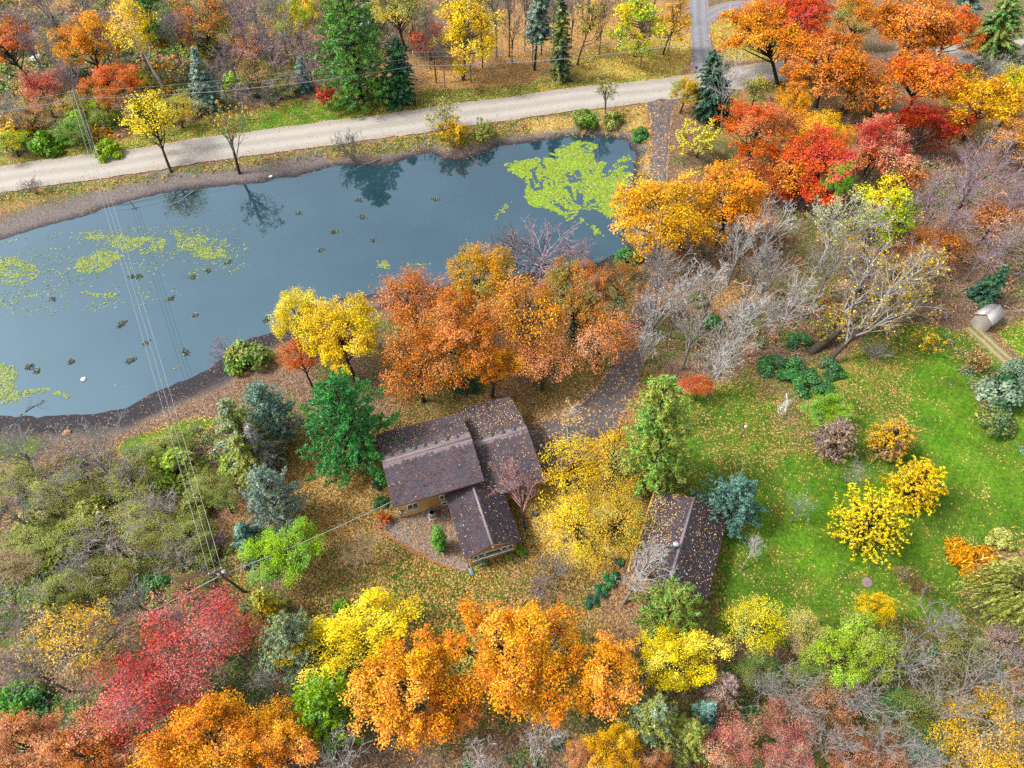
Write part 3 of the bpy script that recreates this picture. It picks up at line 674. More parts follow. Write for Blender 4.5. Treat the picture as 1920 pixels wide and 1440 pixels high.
def cone(kind, name, ax, ay, wpx, H, c1, c2, label, base=None, barkc='barkdark', cat='tree', group=None, own=False, **kw):
    """conifers: apex pixel, width in pixels, height"""
    if base is not None:
        B = base_of(base, None); lo, hi = 1.0, 40.0
        for _ in range(30):
            H = (lo+hi)/2
            if proj(B[0], B[1], B[2]+H)[1] > ay: lo = H
            else: hi = H
        d = depth(*base, B[2]+H*.3)
    else:
        P = U(ax, ay, H); B = np.array([P[0], P[1], hz(P[0], P[1])]); d = depth(ax, ay, H*.4)
    R = wpx/2*d/FPX; g = rng()
    if kind == 'pine': m = pine(g, H, R, **kw)
    else:
        nl = min(.55, max(.3, .0040*d)); m = spruce(g, H, R, **dict(dict(whorls=int(np.clip(H*2.1, 12, 34)), nl=nl), **kw))
    e = tree_root(name, B, label, cat, group, [('trunk', m[0]), ('crown', m[1])], [barkc, (c1, c2)])
    if base is not None:                                # the lean the tree has
        T = U(ax, ay, B[2]+H); dx = T[0]-B[0]; e.rotation_euler = (0, max(-.2, min(.2, atan2(dx, H))), g.uniform(0, .3))
    return e
def bareT(px, py, wpx, H, c, label, base=None, group=None, barkc='greybark', leaves=None, spread=.8, key='bare', name='bare_tree', leafcol=None, own=False, nch=(8, 4, 4, 3), minr=.02):
    z = H*.68; P = U(px, py, z); d = depth(px, py, z); R = wpx/2*d/FPX; B = base_of(base, P); g = rng()
    if base is not None: H = max(H, .95*float(np.linalg.norm(P-B))/.68)
    if own or leaves:
        m = bare(g, H, R, spread, nch=nch, leaves=leaves or 0, ls=max(.2, .0032*d), trunk=.018*H, minr=minr); s = (1, 1, 1)
    else:
        m = pool(key, 7, lambda q: bare(q, 10., 5., spread*q.uniform(.8, 1.2), nch=nch, minr=.03)); s = (R/5, R/5, H/10)
    e = tree_root(name, B, label, 'tree', group, [('trunk', m[0]), ('branches', m[1]), ('crown', m[2])], [barkc, c, leafcol or ('yellow', 'gold')])
    e.scale = s; dx, dy = P[0]-B[0], P[1]-B[1]
    rz = g.uniform(0, 6.28) if base is None else 0
    e.rotation_euler = (-atan2(dy, z), atan2(dx, z), rz) if base is not None else (0, 0, rz)
    return e
def shrubT(px, py, wpx, c1, c2, label, hk=.9, name='shrub', group=None, key='shrub', cat='shrub', n=2600, ls=.16, mat='leaf', asp=.62, H=None):
    d = depth(px, py, .5); R = wpx/2*d/FPX; P = U(px, py, R*hk*.5); B = np.array([P[0], P[1], hz(P[0], P[1])])
    m = pool(key, 5, lambda q: shrub(q, 1.0, hk, n, ls, 14, mat, asp)); e = tree_root(name, B, label, cat, group, [('stems', m[0]), ('foliage', m[1])], ['bark', (c1, c2)])
    e.scale = (R, R, R); e.rotation_euler[2] = rng().uniform(0, 6.28); return e
def twigT(px, py, wpx, H, c, label, leaves=0, leafcol=None, name='bare_shrub', group=None, cat='shrub'):
    d = depth(px, py, H*.5); R = wpx/2*d/FPX; P = U(px, py, H*.5); B = np.array([P[0], P[1], hz(P[0], P[1])])
    if leaves: m = twiggy(rng(), H, R, 14, leaves, max(.16, .0028*d)); s = (1, 1, 1)
    else: m = pool('twig', 5, lambda q: twiggy(q, 3., 2., 15)); s = (R/2, R/2, H/3)
    e = tree_root(name, B, label, cat, group, [('stems', m[0]), ('foliage', m[1])], [c, leafcol or ('yellow', 'gold')])
    e.scale = s; e.rotation_euler[2] = rng().uniform(0, 6.28); return e

# ---- woods north of the road, left
broad('oak_tree', (-20, 42, 70, 140), 13, 'orange', 'redor', 'orange tree with red patches cut by the left edge, above the pale road', dens=.8)
broad('maple_tree', (36, 132, 114, 220), 9, 'red', 'salmon', 'small thin red maple between the orange trees and the roadside thicket, far left', dens=.55)
broad('oak_tree', (112, 36, 212, 138), 14, 'orange', 'amber', 'bright orange oak directly left of the white-trunked yellow birch', dens=.85)
broad('oak_tree', (158, 122, 255, 190), 9, 'rust', 'redor', 'low rusty orange tree in the thicket beneath the bright orange oak', dens=.75)
broad('birch_tree', (202, -2, 292, 104), 17, 'yellow', 'gold', 'yellow birch with a long slanting white trunk in the woods', base=(305, 164), dens=.62, bark='birch_bark', nb=13, tight=.26, low=-.7)
cone('pine', 'pine_tree', 292, -30, 95, 18, 'brightgreen', 'green', 'bright green pine cut by the top edge behind the yellow birch', base=(292, 80))
broad('oak_tree', (325, -12, 428, 100), 13, 'orange', 'olive', 'orange tree fading to green with red tufts, top edge right of the bright green pine', dens=.6)
cone('spruce', 'spruce_tree', 108, 28, 44, 9, 'deep', 'teal', 'small dark green conifer squeezed between two orange trees', base=(112, 82))
cone('spruce', 'blue_spruce_tree', 362, 90, 62, 11, 'bluespruce', 'sage', 'pale blue spruce standing above the grass verge', base=(393, 205), lift=.15, droop=.3)
cone('spruce', 'blue_spruce_tree', 562, 106, 38, 7, 'teal', 'bluespruce', 'little blue spruce left of the tall green pine', base=(570, 168))
broad('maple_tree', (527, -8, 592, 96), 13, 'yellow', 'lime', 'yellow maple at the top edge touching the tall green pine', dens=.7)
cone('pine', 'pine_tree', 632, -50, 186, 20, 'brightgreen', 'green', 'tall bright green pine sweeping down to the road verge', base=(680, 190), bare_frac=.03, whorls=20, per=9, shape=.6, nl=.75)
cone('spruce', 'spruce_tree', 744, 72, 76, 11, 'deep', 'green', 'dark green spruce beside the roadside pole', base=(748, 192), pw=.6)
twigT(615, 184, 62, 3.6, 'crimson', 'round red burning bush at the verge with a bare grey top', 900, ('red', 'redor'), name='burning_bush')
broad('willow_tree', (238, 170, 328, 268), 12, 'yellow', 'lemon', 'yellow leaning tree rooted on the pond bank, crown across the road', base=(322, 326), dens=.42, nb=15, tight=.3, low=-.6, barkc='barkdark')
bareT(425, 236, 92, 12, 'greybark', 'half bare forked tree on the pond bank right of the yellow leaning tree', base=(450, 328), barkc='barkdark', leaves=700, leafcol=('gold', 'olive'), spread=.6)
cone('spruce', 'spruce_tree', 690, -38, 46, 13, 'bluespruce', 'deep', 'narrow dark blue spruce behind the tall green pine at the top edge', base=(692, 62))
broad('maple_tree', (700, -22, 802, 62), 13, 'ltolive', 'gold', 'yellow green maple at the top edge over the red understory', dens=.55)
broad('maple_tree', (764, 28, 845, 122), 8, 'crimson', 'redor', 'small dark red maple behind the roadside pole', dens=.45, vis=1.3)
broad('maple_tree', (818, -28, 942, 142), 18, 'yellow', 'gold', 'tall bright yellow maple left of the bare trunks by the road', base=(868, 150), dens=.9, low=-.8, nb=26)
cone('spruce', 'blue_spruce_tree', 1016, -30, 48, 15, 'bluespruce', 'sage', 'slim blue grey spruce with a long bare trunk among the roadside trunks', base=(1002, 132), bare_frac=.4, pw=.45)
cone('spruce', 'spruce_tree', 1052, -10, 44, 14, 'olive', 'deep', 'slim drooping green spruce by the verge between bare trunks', base=(1052, 148), pw=.4, droop=.55, bare_frac=.02)
broad('elm_tree', (1080, -15, 1142, 92), 13, 'olive', 'gold', 'olive leaved leaning tree right of the slim drooping spruce', base=(1082, 122), dens=.35, low=-.6)
broad('maple_tree', (1146, -22, 1254, 108), 15, 'yellow', 'lime', 'bright yellow maple on the leaf carpet left of the grey driveway', base=(1190, 106), dens=.72, low=-.8)
broad('maple_tree', (1238, -10, 1294, 104), 12, 'gold', 'amber', 'narrow thin amber tree beside the grey driveway', base=(1243, 102), dens=.35, low=-.7)
for x, y, hh, lb in ((905, 128, 15, 'bare dark trunk right of the tall yellow maple'), (955, 106, 15, 'straight bare trunk midway between yellow maple and blue grey spruce'), (1015, 103, 14, 'bare trunk just behind the blue grey spruce'), (818, 155, 12, 'crooked bare dark tree right of the roadside pole'), (1100, 60, 13, 'bare tree behind the olive leaning tree'), (1222, 40, 12, 'bare tree at top edge left of the grey driveway')):
    B = U(x, y); bareT(*proj(B[0], B[1], hh*.68), 62, hh, 'greybark', lb, base=(x, y), barkc='barkdark', spread=.45)
for x, y, wd, hh, lb in ((58, 92, 90, 12, 'pinkish grey bare tree between the two far left orange crowns'), (345, 60, 90, 11, 'bare grey tree right of the white-trunked birch'), (455, 60, 95, 12, 'broad bare tree above the blue spruce, near the top edge'), (510, 110, 90, 9, 'bare tangle tree left of the little blue spruce'), (470, 5, 90, 12, 'bare tree cut by the top edge left of the yellow maple'), (80, 10, 110, 13, 'pinkish bare tree in the top left corner')):
    bareT(x, y, wd, hh, 'mauve', lb)
twigT(505, 178, 70, 4, 'greybark', 'bare bush at the wood edge right of the pale blue spruce')
for x, y, wd, hh in ((20, 210, 80, 10), (130, 150, 80, 10), (250, 60, 80, 12), (430, 110, 90, 10), (540, 60, 80, 12), (590, 130, 60, 9), (450, 180, 60, 7), (240, 210, 60, 8), (100, 60, 80, 12), (520, 30, 80, 12), (160, 10, 90, 12), (390, 30, 80, 12), (215, 100, 70, 11), (40, 60, 80, 13), (180, 60, 80, 12), (320, 70, 80, 10), (440, 20, 80, 12), (500, 70, 80, 11), (570, 90, 70, 11), (610, 70, 70, 12), (100, 110, 80, 11), (410, 140, 70, 8)):
    bareT(x, y, wd, hh, 'mauve' if (x//10) % 2 else 'grey', 'slender bare tree in the brushy upper left wood', group='bare trees in the upper left wood', nch=(8, 4, 4, 3))
for x, y, wd, hh in ((850, 20, 70, 13), (930, 30, 70, 13), (985, 20, 60, 13), (1075, 20, 60, 12), (730, 90, 60, 10), (800, 60, 60, 12), (960, 60, 60, 10), (1130, 30, 60, 12), (770, 20, 60, 12), (830, 110, 60, 10), (880, 90, 60, 11), (1000, 60, 60, 11), (1040, 40, 60, 12), (1170, 20, 60, 11), (1210, 60, 60, 11), (1265, 30, 50, 11), (720, 30, 60, 12), (690, 90, 60, 10)):
    bareT(x, y, wd, hh, 'greybark', 'slim bare tree on the leaf carpet north of the road', group='slim bare trees north of the road', nch=(8, 4, 4, 3))
for x, y, wd, hh, c1, c2, dn in ((150, 190, 70, 6, 'olive', 'amber', .5), (200, 200, 60, 6, 'lime', 'olive', .5), (330, 210, 70, 6, 'ltolive', 'gold', .5), (430, 60, 70, 9, 'olive', 'rust', .4), (480, 140, 70, 6, 'olive', 'salmon', .4), (540, 160, 60, 5, 'olive', 'mauve', .4), (20, 270, 60, 5, 'lime', 'gold', .5), (60, 220, 70, 6, 'salmon', 'olive', .5), (470, 90, 80, 8, 'salmon', 'mauve', .35), (140, 250, 60, 5, 'brightgreen', 'olive', .5), (320, 30, 60, 11, 'dkgreen', 'olive', .6), (610, 20, 60, 11, 'olive', 'rust', .5)):
    broad('thicket_tree', (x-wd/2, y-wd*.45, x+wd/2, y+wd*.45), hh, c1, c2, 'small mixed green and tan tree in the brush north of the road at the left', dens=dn, group='small trees in the brush north of the road')
# ---- roadside on the pond bank
twigT(655, 266, 66, 5.5, 'greybark', 'bare round shrub on the bank beside the pond')
twigT(850, 246, 110, 4.5, 'bark', 'wide yellow willow shrub on the bank with a fallen trunk', 2600, ('gold', 'olive'), name='willow_shrub')
twigT(828, 216, 60, 6, 'greybark', 'pale yellow wispy shrub behind the wide willow shrub', 700, ('paley', 'olive'), name='willow_shrub')
twigT(905, 243, 60, 3.4, 'bark', 'olive shrub at the right end of the wide willow shrub', 1100, ('olive', 'ltolive'), name='willow_shrub')
shrubT(1100, 212, 52, 'brightgreen', 'olive', 'green bush on the bank at the foot of the twin bare saplings', 1.25)
shrubT(1150, 222, 42, 'olive', 'ltolive', 'olive bush right of the twin bare saplings')
bareT(1135, 158, 44, 10, 'greybark', 'twin bare saplings on the bank between road and duckweed', base=(1135, 212), spread=.35, leaves=260, leafcol=('paley', 'olive'), name='sapling')
shrubT(1200, 245, 36, 'green', 'olive', 'green bush at the pond corner beside the driveway')
twigT(60, 350, 40, 3, 'greybark', 'low bare shrub on the bank near the left edge')
broad('maple_tree', (1254, 138, 1312, 208), 8, 'gold', 'olive', 'small golden green tree at the driveway entrance', dens=.8)
cone('spruce', 'cedar_tree', 1322, 92, 84, 11, 'deep', 'dkgreen', 'dark green cedar behind the white bare tree at the driveway entrance', base=(1335, 222), pw=.5)
bareT(1358, 150, 84, 13, 'pale', 'white bare tree in front of the dark cedar by the road', base=(1352, 240), spread=.5, barkc='grey')
# ---- orange and red wood, upper right
broad('maple_tree', (1358, 4, 1498, 116), 15, 'orange', 'amber', 'amber orange maple beside the gravel road and grey driveway', base=(1460, 168), barkc='barkdark')
broad('maple_tree', (1448, -14, 1562, 72), 16, 'redor', 'red', 'red orange maple at the top edge behind the amber orange one', dens=.9)
broad('oak_tree', (1462, 52, 1618, 176), 15, 'orange', 'rust', 'broad orange oak over the road right of the amber maple', base=(1528, 206))
broad('oak_tree', (1560, -10, 1660, 70), 13, 'orange', 'olive', 'orange and green tree at the top edge between two oaks', dens=.8)
broad('oak_tree', (1636, -10, 1780, 118), 15, 'rust', 'orange', 'rust brown oak at the top edge above the road', dens=.85)
broad('maple_tree', (1742, 14, 1830, 104), 13, 'redor', 'orange', 'fiery orange maple at the right end of the top rust oak')
broad('oak_tree', (1664, 102, 1802, 186), 13, 'orange', 'redor', 'orange red oak just below the hidden road, above the scarlet maple')
broad('maple_tree', (1682, 152, 1802, 284), 13, 'red', 'redor', 'scarlet maple, the tallest red crown, left of the amber tree', base=(1700, 320))
broad('maple_tree', (1592, 212, 1694, 330), 11, 'red', 'salmon', 'smaller scarlet maple left of the tallest scarlet one', dens=.8)
broad('maple_tree', (1356, 192, 1482, 320), 12, 'redor', 'rust', 'red brown maple above the amber tree by the driveway')
broad('maple_tree', (1450, 232, 1586, 342), 13, 'redor', 'red', 'wide red orange maple in the middle of the red wood', base=(1560, 370))
broad('maple_tree', (1460, 162, 1516, 232), 11, 'amber', 'orange', 'small amber tree between the orange oak and the red brown maple', dens=.9)
broad('maple_tree', (1510, 206, 1592, 272), 11, 'amber', 'gold', 'amber yellow tree wedged between the red maples', dens=.8)
broad('oak_tree', (1556, 96, 1660, 214), 12, 'rust', 'orange', 'thin rust oak showing its trunks in the middle of the wood', dens=.45)
broad('oak_tree', (1782, 132, 1916, 246), 13, 'amber', 'gold', 'amber yellow tree right of the tallest scarlet maple', dens=.95)
broad('maple_tree', (1880, 122, 1960, 200), 12, 'yellow', 'lime', 'yellow crown cut by the right edge above the amber tree', dens=.8)
broad('oak_tree', (1860, 210, 1950, 300), 10, 'amber', 'salmon', 'faded amber tree at the right edge behind the big bare tree', dens=.5)
cone('spruce', 'spruce_tree', 1868, -14, 116, 12, 'olive', 'green', 'olive green conifer in the upper right corner above the road', base=(1855, 96), pw=.6)
cone('spruce', 'spruce_tree', 1795, -30, 70, 11, 'teal', 'deep', 'blue green conifer at the top edge left of the olive conifer', base=(1800, 40), pw=.6)
twigT(1860, 128, 110, 5, 'grey', 'grey bare thicket shrub along the far road, upper right')
bareT(1835, 330, 210, 15, 'mauve', 'big purple grey bare tree with a wide fan crown, right of the scarlet maple', base=(1772, 432), own=True, nch=(10, 6, 5, 4), barkc='bark', minr=.022)
twigT(1312, 268, 120, 6, 'bark', 'pale yellow airy shrub beside the driveway, left of the red brown maple', 3000, ('lemon', 'paley'), name='spicebush')
broad('maple_tree', (1160, 318, 1330, 500), 15, 'amber', 'gold', 'big golden amber maple hanging over the driveway', base=(1280, 470), dens=1.0)
broad('maple_tree', (1290, 300, 1440, 470), 14, 'amber', 'orange', 'orange amber maple joined to the right of the golden one', dens=.95)
broad('maple_tree', (1598, 322, 1706, 492), 13, 'lime', 'yellow', 'yellow green maple behind the white twig tree', dens=.9, low=-.7)
broad('elm_tree', (1560, 306, 1606, 360), 11, 'brightgreen', 'lime', 'small bright green crown above the white twig tree', dens=.8)
bareT(1575, 415, 140, 12, 'pale', 'white twigged tree with a few pale yellow leaves in front of the yellow green maple', leaves=1500, leafcol=('paley', 'ltolive'), own=True, nch=(11, 6, 5, 4), barkc='pale', minr=.024)
broad('oak_tree', (1700, 430, 1770, 500), 8, 'rust', 'brown', 'small brown oak below the big purple grey bare tree', dens=.4)
broad('oak_tree', (1846, 372, 1930, 442), 8, 'rust', 'salmon', 'rusty thin tree at the right edge below the big bare tree', dens=.4)
broad('oak_tree', (1640, 455, 1740, 530), 7, 'brown', 'rust', 'brown low oak between the yellow green maple and the leaning cottonwood', dens=.4)
bareT(1890, 455, 110, 10, 'grey', 'blue grey bare tree at the right edge above the shed')
cone('spruce', 'cedar_tree', 1888, 500, 66, 7, 'deep', 'dkgreen', 'dark green cedar at the right edge above the shed')
for x, y, wd, hh in ((1450, 425, 110, 11), (1240, 520, 120, 12), (1335, 545, 130, 12), (1420, 505, 120, 12), (1490, 560, 110, 11), (1300, 625, 120, 11), (1395, 600, 130, 11), (1230, 590, 100, 10), (1345, 690, 120, 9), (1210, 655, 90, 9), (1450, 600, 90, 9), (1390, 460, 100, 12), (1560, 500, 110, 11), (1275, 560, 110, 12), (1370, 650, 110, 10), (1440, 520, 120, 12)):
    bareT(x, y, wd, hh, 'pale' if x % 4 else 'grey', 'pale grey bare tree in the tangled stand east of the driveway bend', group='pale bare trees east of the driveway bend', barkc='greybark', nch=(8, 4, 4, 3))
twigT(1010, 458, 170, 6.5, 'mauve', 'wide purple brown bare shrub at the duckweed end of the pond')
twigT(1080, 470, 90, 5, 'mauve', 'purple bare shrub right of the wide one on the pond shore')
twigT(955, 440, 80, 5, 'greybark', 'smaller bare shrub leaning over the water beside the amber oak')
shrubT(1180, 480, 50, 'green', 'dkgreen', 'dark green bush at the shore below the duckweed')
for i_, (x0, y0, wd, hh, c1, c2, dn) in enumerate(((1480, 330, 80, 9, 'rust', 'orange', .6), (1400, 330, 70, 9, 'redor', 'rust', .6), (1600, 150, 80, 10, 'rust', 'salmon', .5), (1650, 180, 70, 9, 'orange', 'rust', .6), (1560, 320, 60, 8, 'redor', 'rust', .5), (1800, 230, 70, 8, 'rust', 'brown', .4), (1700, 330, 80, 8, 'rust', 'salmon', .45), (1780, 460, 80, 7, 'rust', 'brown', .4), (1860, 420, 80, 8, 'salmon', 'rust', .4), (1500, 240, 80, 9, 'orange', 'rust', .5), (1420, 170, 60, 8, 'olive', 'gold', .4), (1640, 300, 60, 8, 'rust', 'red', .4))):
    broad('oak_tree', (x0-wd/2, y0-wd/2, x0+wd/2, y0+wd/2), hh, c1, c2, 'low rusty understorey tree among the red and orange crowns, upper right', dens=dn, group='low understorey trees in the upper right wood', nb=12)
for x, y, wd, hh in ((1720, 500, 110, 9), (1790, 430, 100, 9), (1850, 470, 110, 9), (1650, 420, 90, 9), (1900, 380, 110, 11), (1760, 380, 110, 11), (1620, 540, 100, 9), (1700, 400, 90, 10)):
    bareT(x, y, wd, hh, 'mauve', 'mauve grey bare tree in the brown stand left of the shed', group='mauve bare trees left of the shed', nch=(8, 4, 4, 3))
# leaning cottonwood over the lawn
for bx_, by_, x, y, wd, lv, lb in ((1540, 688, 1690, 560, 150, 1500, 'gold leaved cottonwood trunk leaning right over the lawn edge, lowest of the leaning stand'), (1520, 660, 1790, 520, 150, 2600, 'leaning cottonwood with the thickest yellow leaves, above the shed'), (1545, 640, 1660, 490, 130, 900, 'leaning grey cottonwood with few leaves behind the gold leaved one')):
    bareT(x, y, wd, 15, 'grey', lb, base=(bx_, by_), barkc='bark', leaves=lv, leafcol=('gold', 'yellow'), spread=.75, name='cottonwood_tree', nch=(10, 5, 5, 4))
for x, y, wd, lb in ((1450, 685, 56, 'dark green yew at the upper left end of the yew row'), (1483, 690, 60, 'dark green yew second from the left in the yew row'), (1512, 712, 62, 'bluish green yew in the middle front of the yew row'), (1545, 730, 48, 'dark green yew at the lower right end of the yew row'), (1560, 690, 50, 'grey green yew under the leaning cottonwoods'), (1500, 640, 46, 'dusky yew behind the middle of the row')):
    shrubT(x, y, wd, 'green', 'dkgreen', lb, .85, 'yew_shrub', 'dark yews below the leaning cottonwoods', 'yew', mat='needle', ls=.17, asp=.4, n=3000)
broad('oak_tree', (1282, 705, 1342, 748), 4.5, 'redor', 'salmon', 'small orange red tree at the north edge of the lawn', dens=.6)
shrubT(1335, 600, 44, 'green', 'dkgreen', 'green bush among the pale bare trees', 1.1)
shrubT(1310, 560, 36, 'olive', 'green', 'olive green bush left of the green bush among the bare trees', 1.1)
twigT(1560, 610, 70, 5, 'tan', 'yellowish sparse bush beside the leaning trunks', 700, ('ltolive', 'gold'))
twigT(1640, 660, 60, 3, 'grey', 'low bare grey bush on the leafy lawn below the leaning trunks')
twigT(1740, 640, 60, 3, 'tan', 'low yellow leaved bush at the lawn edge near the shed', 500, ('gold', 'yellow'))
twigT(1830, 680, 70, 3, 'brown', 'brown leafy bush between the wheel ruts and the lawn', 700, ('salmon', 'olive'))
# ---- orange oaks between pond and house
broad('oak_tree', (855, 455, 962, 560), 13, 'amber', 'olive', 'amber oak with green patches at the pond edge, left of the purple shrub', dens=.85)
broad('oak_tree', (714, 508, 840, 640), 13, 'rust', 'russet', 'rusty oak overhanging the pond, right of the yellow maples', dens=.61)
broad('oak_tree', (800, 545, 940, 690), 14, 'russet', 'rust', 'orange oak in the centre of the grove north of the house', dens=.85)
broad('oak_tree', (716, 615, 850, 760), 12, 'rust', 'russet', 'rusty orange oak nearest the green pine and the house roof', dens=.61)
broad('oak_tree', (920, 520, 1060, 680), 14, 'russet', 'amber', 'orange oak with golden patches below the purple shrub', dens=.61)
broad('oak_tree', (1020, 482, 1130, 600), 13, 'rust', 'olive', 'rust and olive oak at the pond end of the grove', dens=.75)
broad('oak_tree', (1075, 560, 1178, 690), 12, 'russet', 'salmon', 'orange oak at the right end of the grove beside the driveway', dens=.61)
broad('oak_tree', (960, 620, 1080, 722), 10, 'salmon', 'rust', 'thin pale rust oak above the leafy bank by the driveway', dens=.55)
broad('oak_tree', (860, 640, 980, 716), 10, 'russet', 'amber', 'low orange oak just above the green bush behind the house', dens=.65)
broad('oak_tree', (1120, 480, 1205, 580), 11, 'rust', 'dkgreen', 'thin rust oak with dark green ivy beside the bare trees', dens=.5)
cone('spruce', 'cedar_tree', 1092, 560, 40, 8, 'dkgreen', 'deep', 'narrow dark green cedar inside the orange grove')
shrubT(872, 718, 52, 'dkgreen', 'deep', 'dark green round bush behind the house roof')
shrubT(835, 708, 36, 'olive', 'gold', 'olive bush left of the dark green round bush')
broad('maple_tree', (516, 546, 596, 650), 12, 'yellow', 'lemon', 'lemon yellow maple at the water edge, left of its brighter twin', dens=.85)
broad('maple_tree', (574, 556, 706, 690), 14, 'yellow', 'gold', 'bright yellow maple with orange lower boughs above the green pine', dens=.9)
broad('oak_tree', (526, 630, 600, 700), 9, 'redor', 'rust', 'orange red oak under the two yellow maples', dens=.6)
broad('oak_tree', (590, 600, 660, 670), 10, 'orange', 'redor', 'orange bough oak in front of the bright yellow maple', dens=.35)
bareT(712, 655, 40, 11, 'pale', 'slim white birch between the yellow maple and the rusty oak', base=(714, 700), spread=.4, barkc='pale', name='birch_tree')
# ---- evergreens left of the house
P = U(640, 770, 10)
cone('pine', 'pine_tree', 622, 712, 210, 17, 'emerald', 'green', 'big deep green pine touching the corner of the house roof', whorls=17, per=7, tufts=22, needles=15, bare_frac=.1, shape=.62, nl=.46, lat=.26)
cone('pine', 'pine_tree', 478, 722, 108, 11, 'teal', 'sage', 'blue green pine on the pond shore left of the big green pine', whorls=15, nl=.42)
cone('spruce', 'spruce_tree', 418, 750, 120, 13, 'olive', 'sage', 'olive spruce right of the power wires', pw=.7, lift=.1)
cone('spruce', 'spruce_tree', 440, 820, 90, 9, 'olive', 'ltolive', 'yellowish olive spruce below the olive spruce', pw=.7)
shrubT(466, 672, 84, 'olive', 'brightgreen', 'olive green bush on the shore above the blue green pine', 1.0)
cone('spruce', 'dead_spruce_tree', 462, 795, 74, 10, 'grey', 'pale', 'dead grey spruce skeleton between the green conifers', dens=.5, barkc='grey', asp=.16)
cone('pine', 'pine_tree', 484, 885, 126, 11, 'sage', 'bluespruce', 'pale grey green pine left of the leafy lawn', whorls=15, nl=.4, upsw=.15)
cone('spruce', 'spruce_tree', 452, 985, 78, 7, 'deep', 'teal', 'teal spruce beneath the pale grey green pine', pw=.6)
broad('elm_tree', (474, 970, 592, 1106), 8, 'lime', 'brightgreen', 'lime green leafy tree beside the service wire', dens=1.1)
twigT(530, 810, 60, 5, 'grey', 'grey bare shrub between dead spruce and big green pine')
twigT(420, 650, 80, 3.4, 'mauve', 'mauve bare shrub on the muddy shore')
# ---- thicket lower left
for x, y, bx_, by_, wd, hh, lb in ((40, 838, 72, 900, 100, 9, 'bare grey tree with a leaning trunk near the left edge by the muddy shore'), (170, 845, 225, 925, 150, 9, 'bare fan shaped tree on the shore by the orange boulder')):
    bareT(x, y, wd, hh, 'grey', lb, base=(bx_, by_), spread=.8, own=True, nch=(9, 5, 5, 4), minr=.02)
for x, y, wd, hh, lb in ((205, 1015, 170, 7, 'wide bare pale tree in the middle of the left thicket'), (20, 960, 120, 8, 'bare tree at the left edge halfway down'), (300, 950, 130, 6, 'mauve bare tree left of the power wires'), (45, 1150, 150, 9, 'bare tree at the left edge beside the sparse yellow tree'), (60, 1260, 150, 11, 'bare tree at the left edge above the pinkish oak'), (150, 1060, 120, 6, 'bare tree in the thicket right of the yellow green bush'), (240, 890, 120, 6, 'bare tree in the thicket below the muddy shore'), (330, 1040, 110, 6, 'bare bush-like tree left of the transformer pole'), (110, 920, 110, 6, 'low bare tree below the fan shaped one'), (255, 1130, 110, 7, 'bare tree above the pink red maple')):
    bareT(x, y, wd, hh, 'grey', lb, nch=(8, 4, 4, 3))
for x, y, wd, c1, c2, lb in ((110, 1040, 90, 'olive', 'lime', 'yellow green bush left of the wide bare pale tree'), (80, 1100, 80, 'olive', 'brightgreen', 'olive bush above the sparse yellow tree'), (330, 880, 100, 'olive', 'lime', 'yellow green bush under the power wires by the mud'), (375, 940, 70, 'ltolive', 'olive', 'light olive bush below the yellowish spruce'), (290, 1100, 56, 'brightgreen', 'green', 'green bush left of the transformer pole'), (392, 1040, 44, 'olive', 'brightgreen', 'green bush above the transformer pole'), (30, 1330, 100, 'brightgreen', 'green', 'bright green bush at the left edge above the pinkish oak'), (170, 960, 80, 'ltolive', 'paley', 'pale olive bush in the left thicket'), (60, 980, 70, 'ltolive', 'tan', 'tan green bush near the left edge'), (430, 870, 60, 'lime', 'olive', 'lime bush below the olive spruce'), (200, 280, 50, 'lime', 'olive', 'yellow green roadside bush left of the leaning yellow tree'), (90, 265, 70, 'brightgreen', 'lime', 'bright green roadside bush at the foot of the wire pole'), (40, 240, 70, 'olive', 'amber', 'olive orange bush above the road at the left'), (150, 230, 60, 'olive', 'lime', 'olive bush behind the wire pole'), (440, 155, 50, 'lime', 'olive', 'lime green bush right of the pale blue spruce'), (400, 90, 60, 'olive', 'deep', 'dark olive bush above the pale blue spruce'), (640, 1140, 34, 'brightgreen', 'lime', 'small green bush above the bright yellow bottom maple'), (1880, 740, 90, 'dkgreen', 'sage', 'dark grey green bush at the right edge below the ruts'), (1870, 795, 70, 'olive', 'dkgreen', 'olive bush with orange tuft at the right edge'), (1915, 700, 60, 'sage', 'dkgreen', 'grey green bush at the right edge touching the ruts')):
    shrubT(x, y, wd, c1, c2, lb, .95)
for x, y, wd, hh, c1, c2, dn in ((60, 1010, 100, 5, 'olive', 'ltolive', .6), (140, 1010, 110, 5, 'ltolive', 'olive', .5), (250, 905, 100, 5, 'olive', 'ltolive', .55), (300, 1000, 100, 5, 'olive', 'ltolive', .5), (350, 1000, 90, 5, 'ltolive', 'olive', .5), (120, 1100, 100, 5, 'ltolive', 'olive', .6), (200, 1080, 100, 5, 'olive', 'ltolive', .5), (20, 1060, 90, 5, 'tan', 'olive', .5), (260, 960, 90, 5, 'ltolive', 'tan', .5), (110, 930, 110, 5, 'ltolive', 'ltolive', .5), (30, 900, 90, 4, 'ltolive', 'olive', .5), (390, 900, 70, 5, 'olive', 'ltolive', .6), (310, 835, 80, 4, 'ltolive', 'olive', .6), (360, 1100, 80, 4, 'brown', 'olive', .5), (420, 940, 60, 5, 'olive', 'dkgreen', .6)):
    broad('thicket_tree', (x-wd/2, y-wd*.4, x+wd/2, y+wd*.4), hh, c1, c2, 'small yellow green leafy tree in the thicket left of the house', dens=dn, group='small leafy trees of the left thicket')
P = None
broad('elm_tree', (50, 1105, 225, 1310), 11, 'gold', 'tan', 'sparse golden tree left of the pink red maple', dens=.28, barkc='grey', vis=1.2)
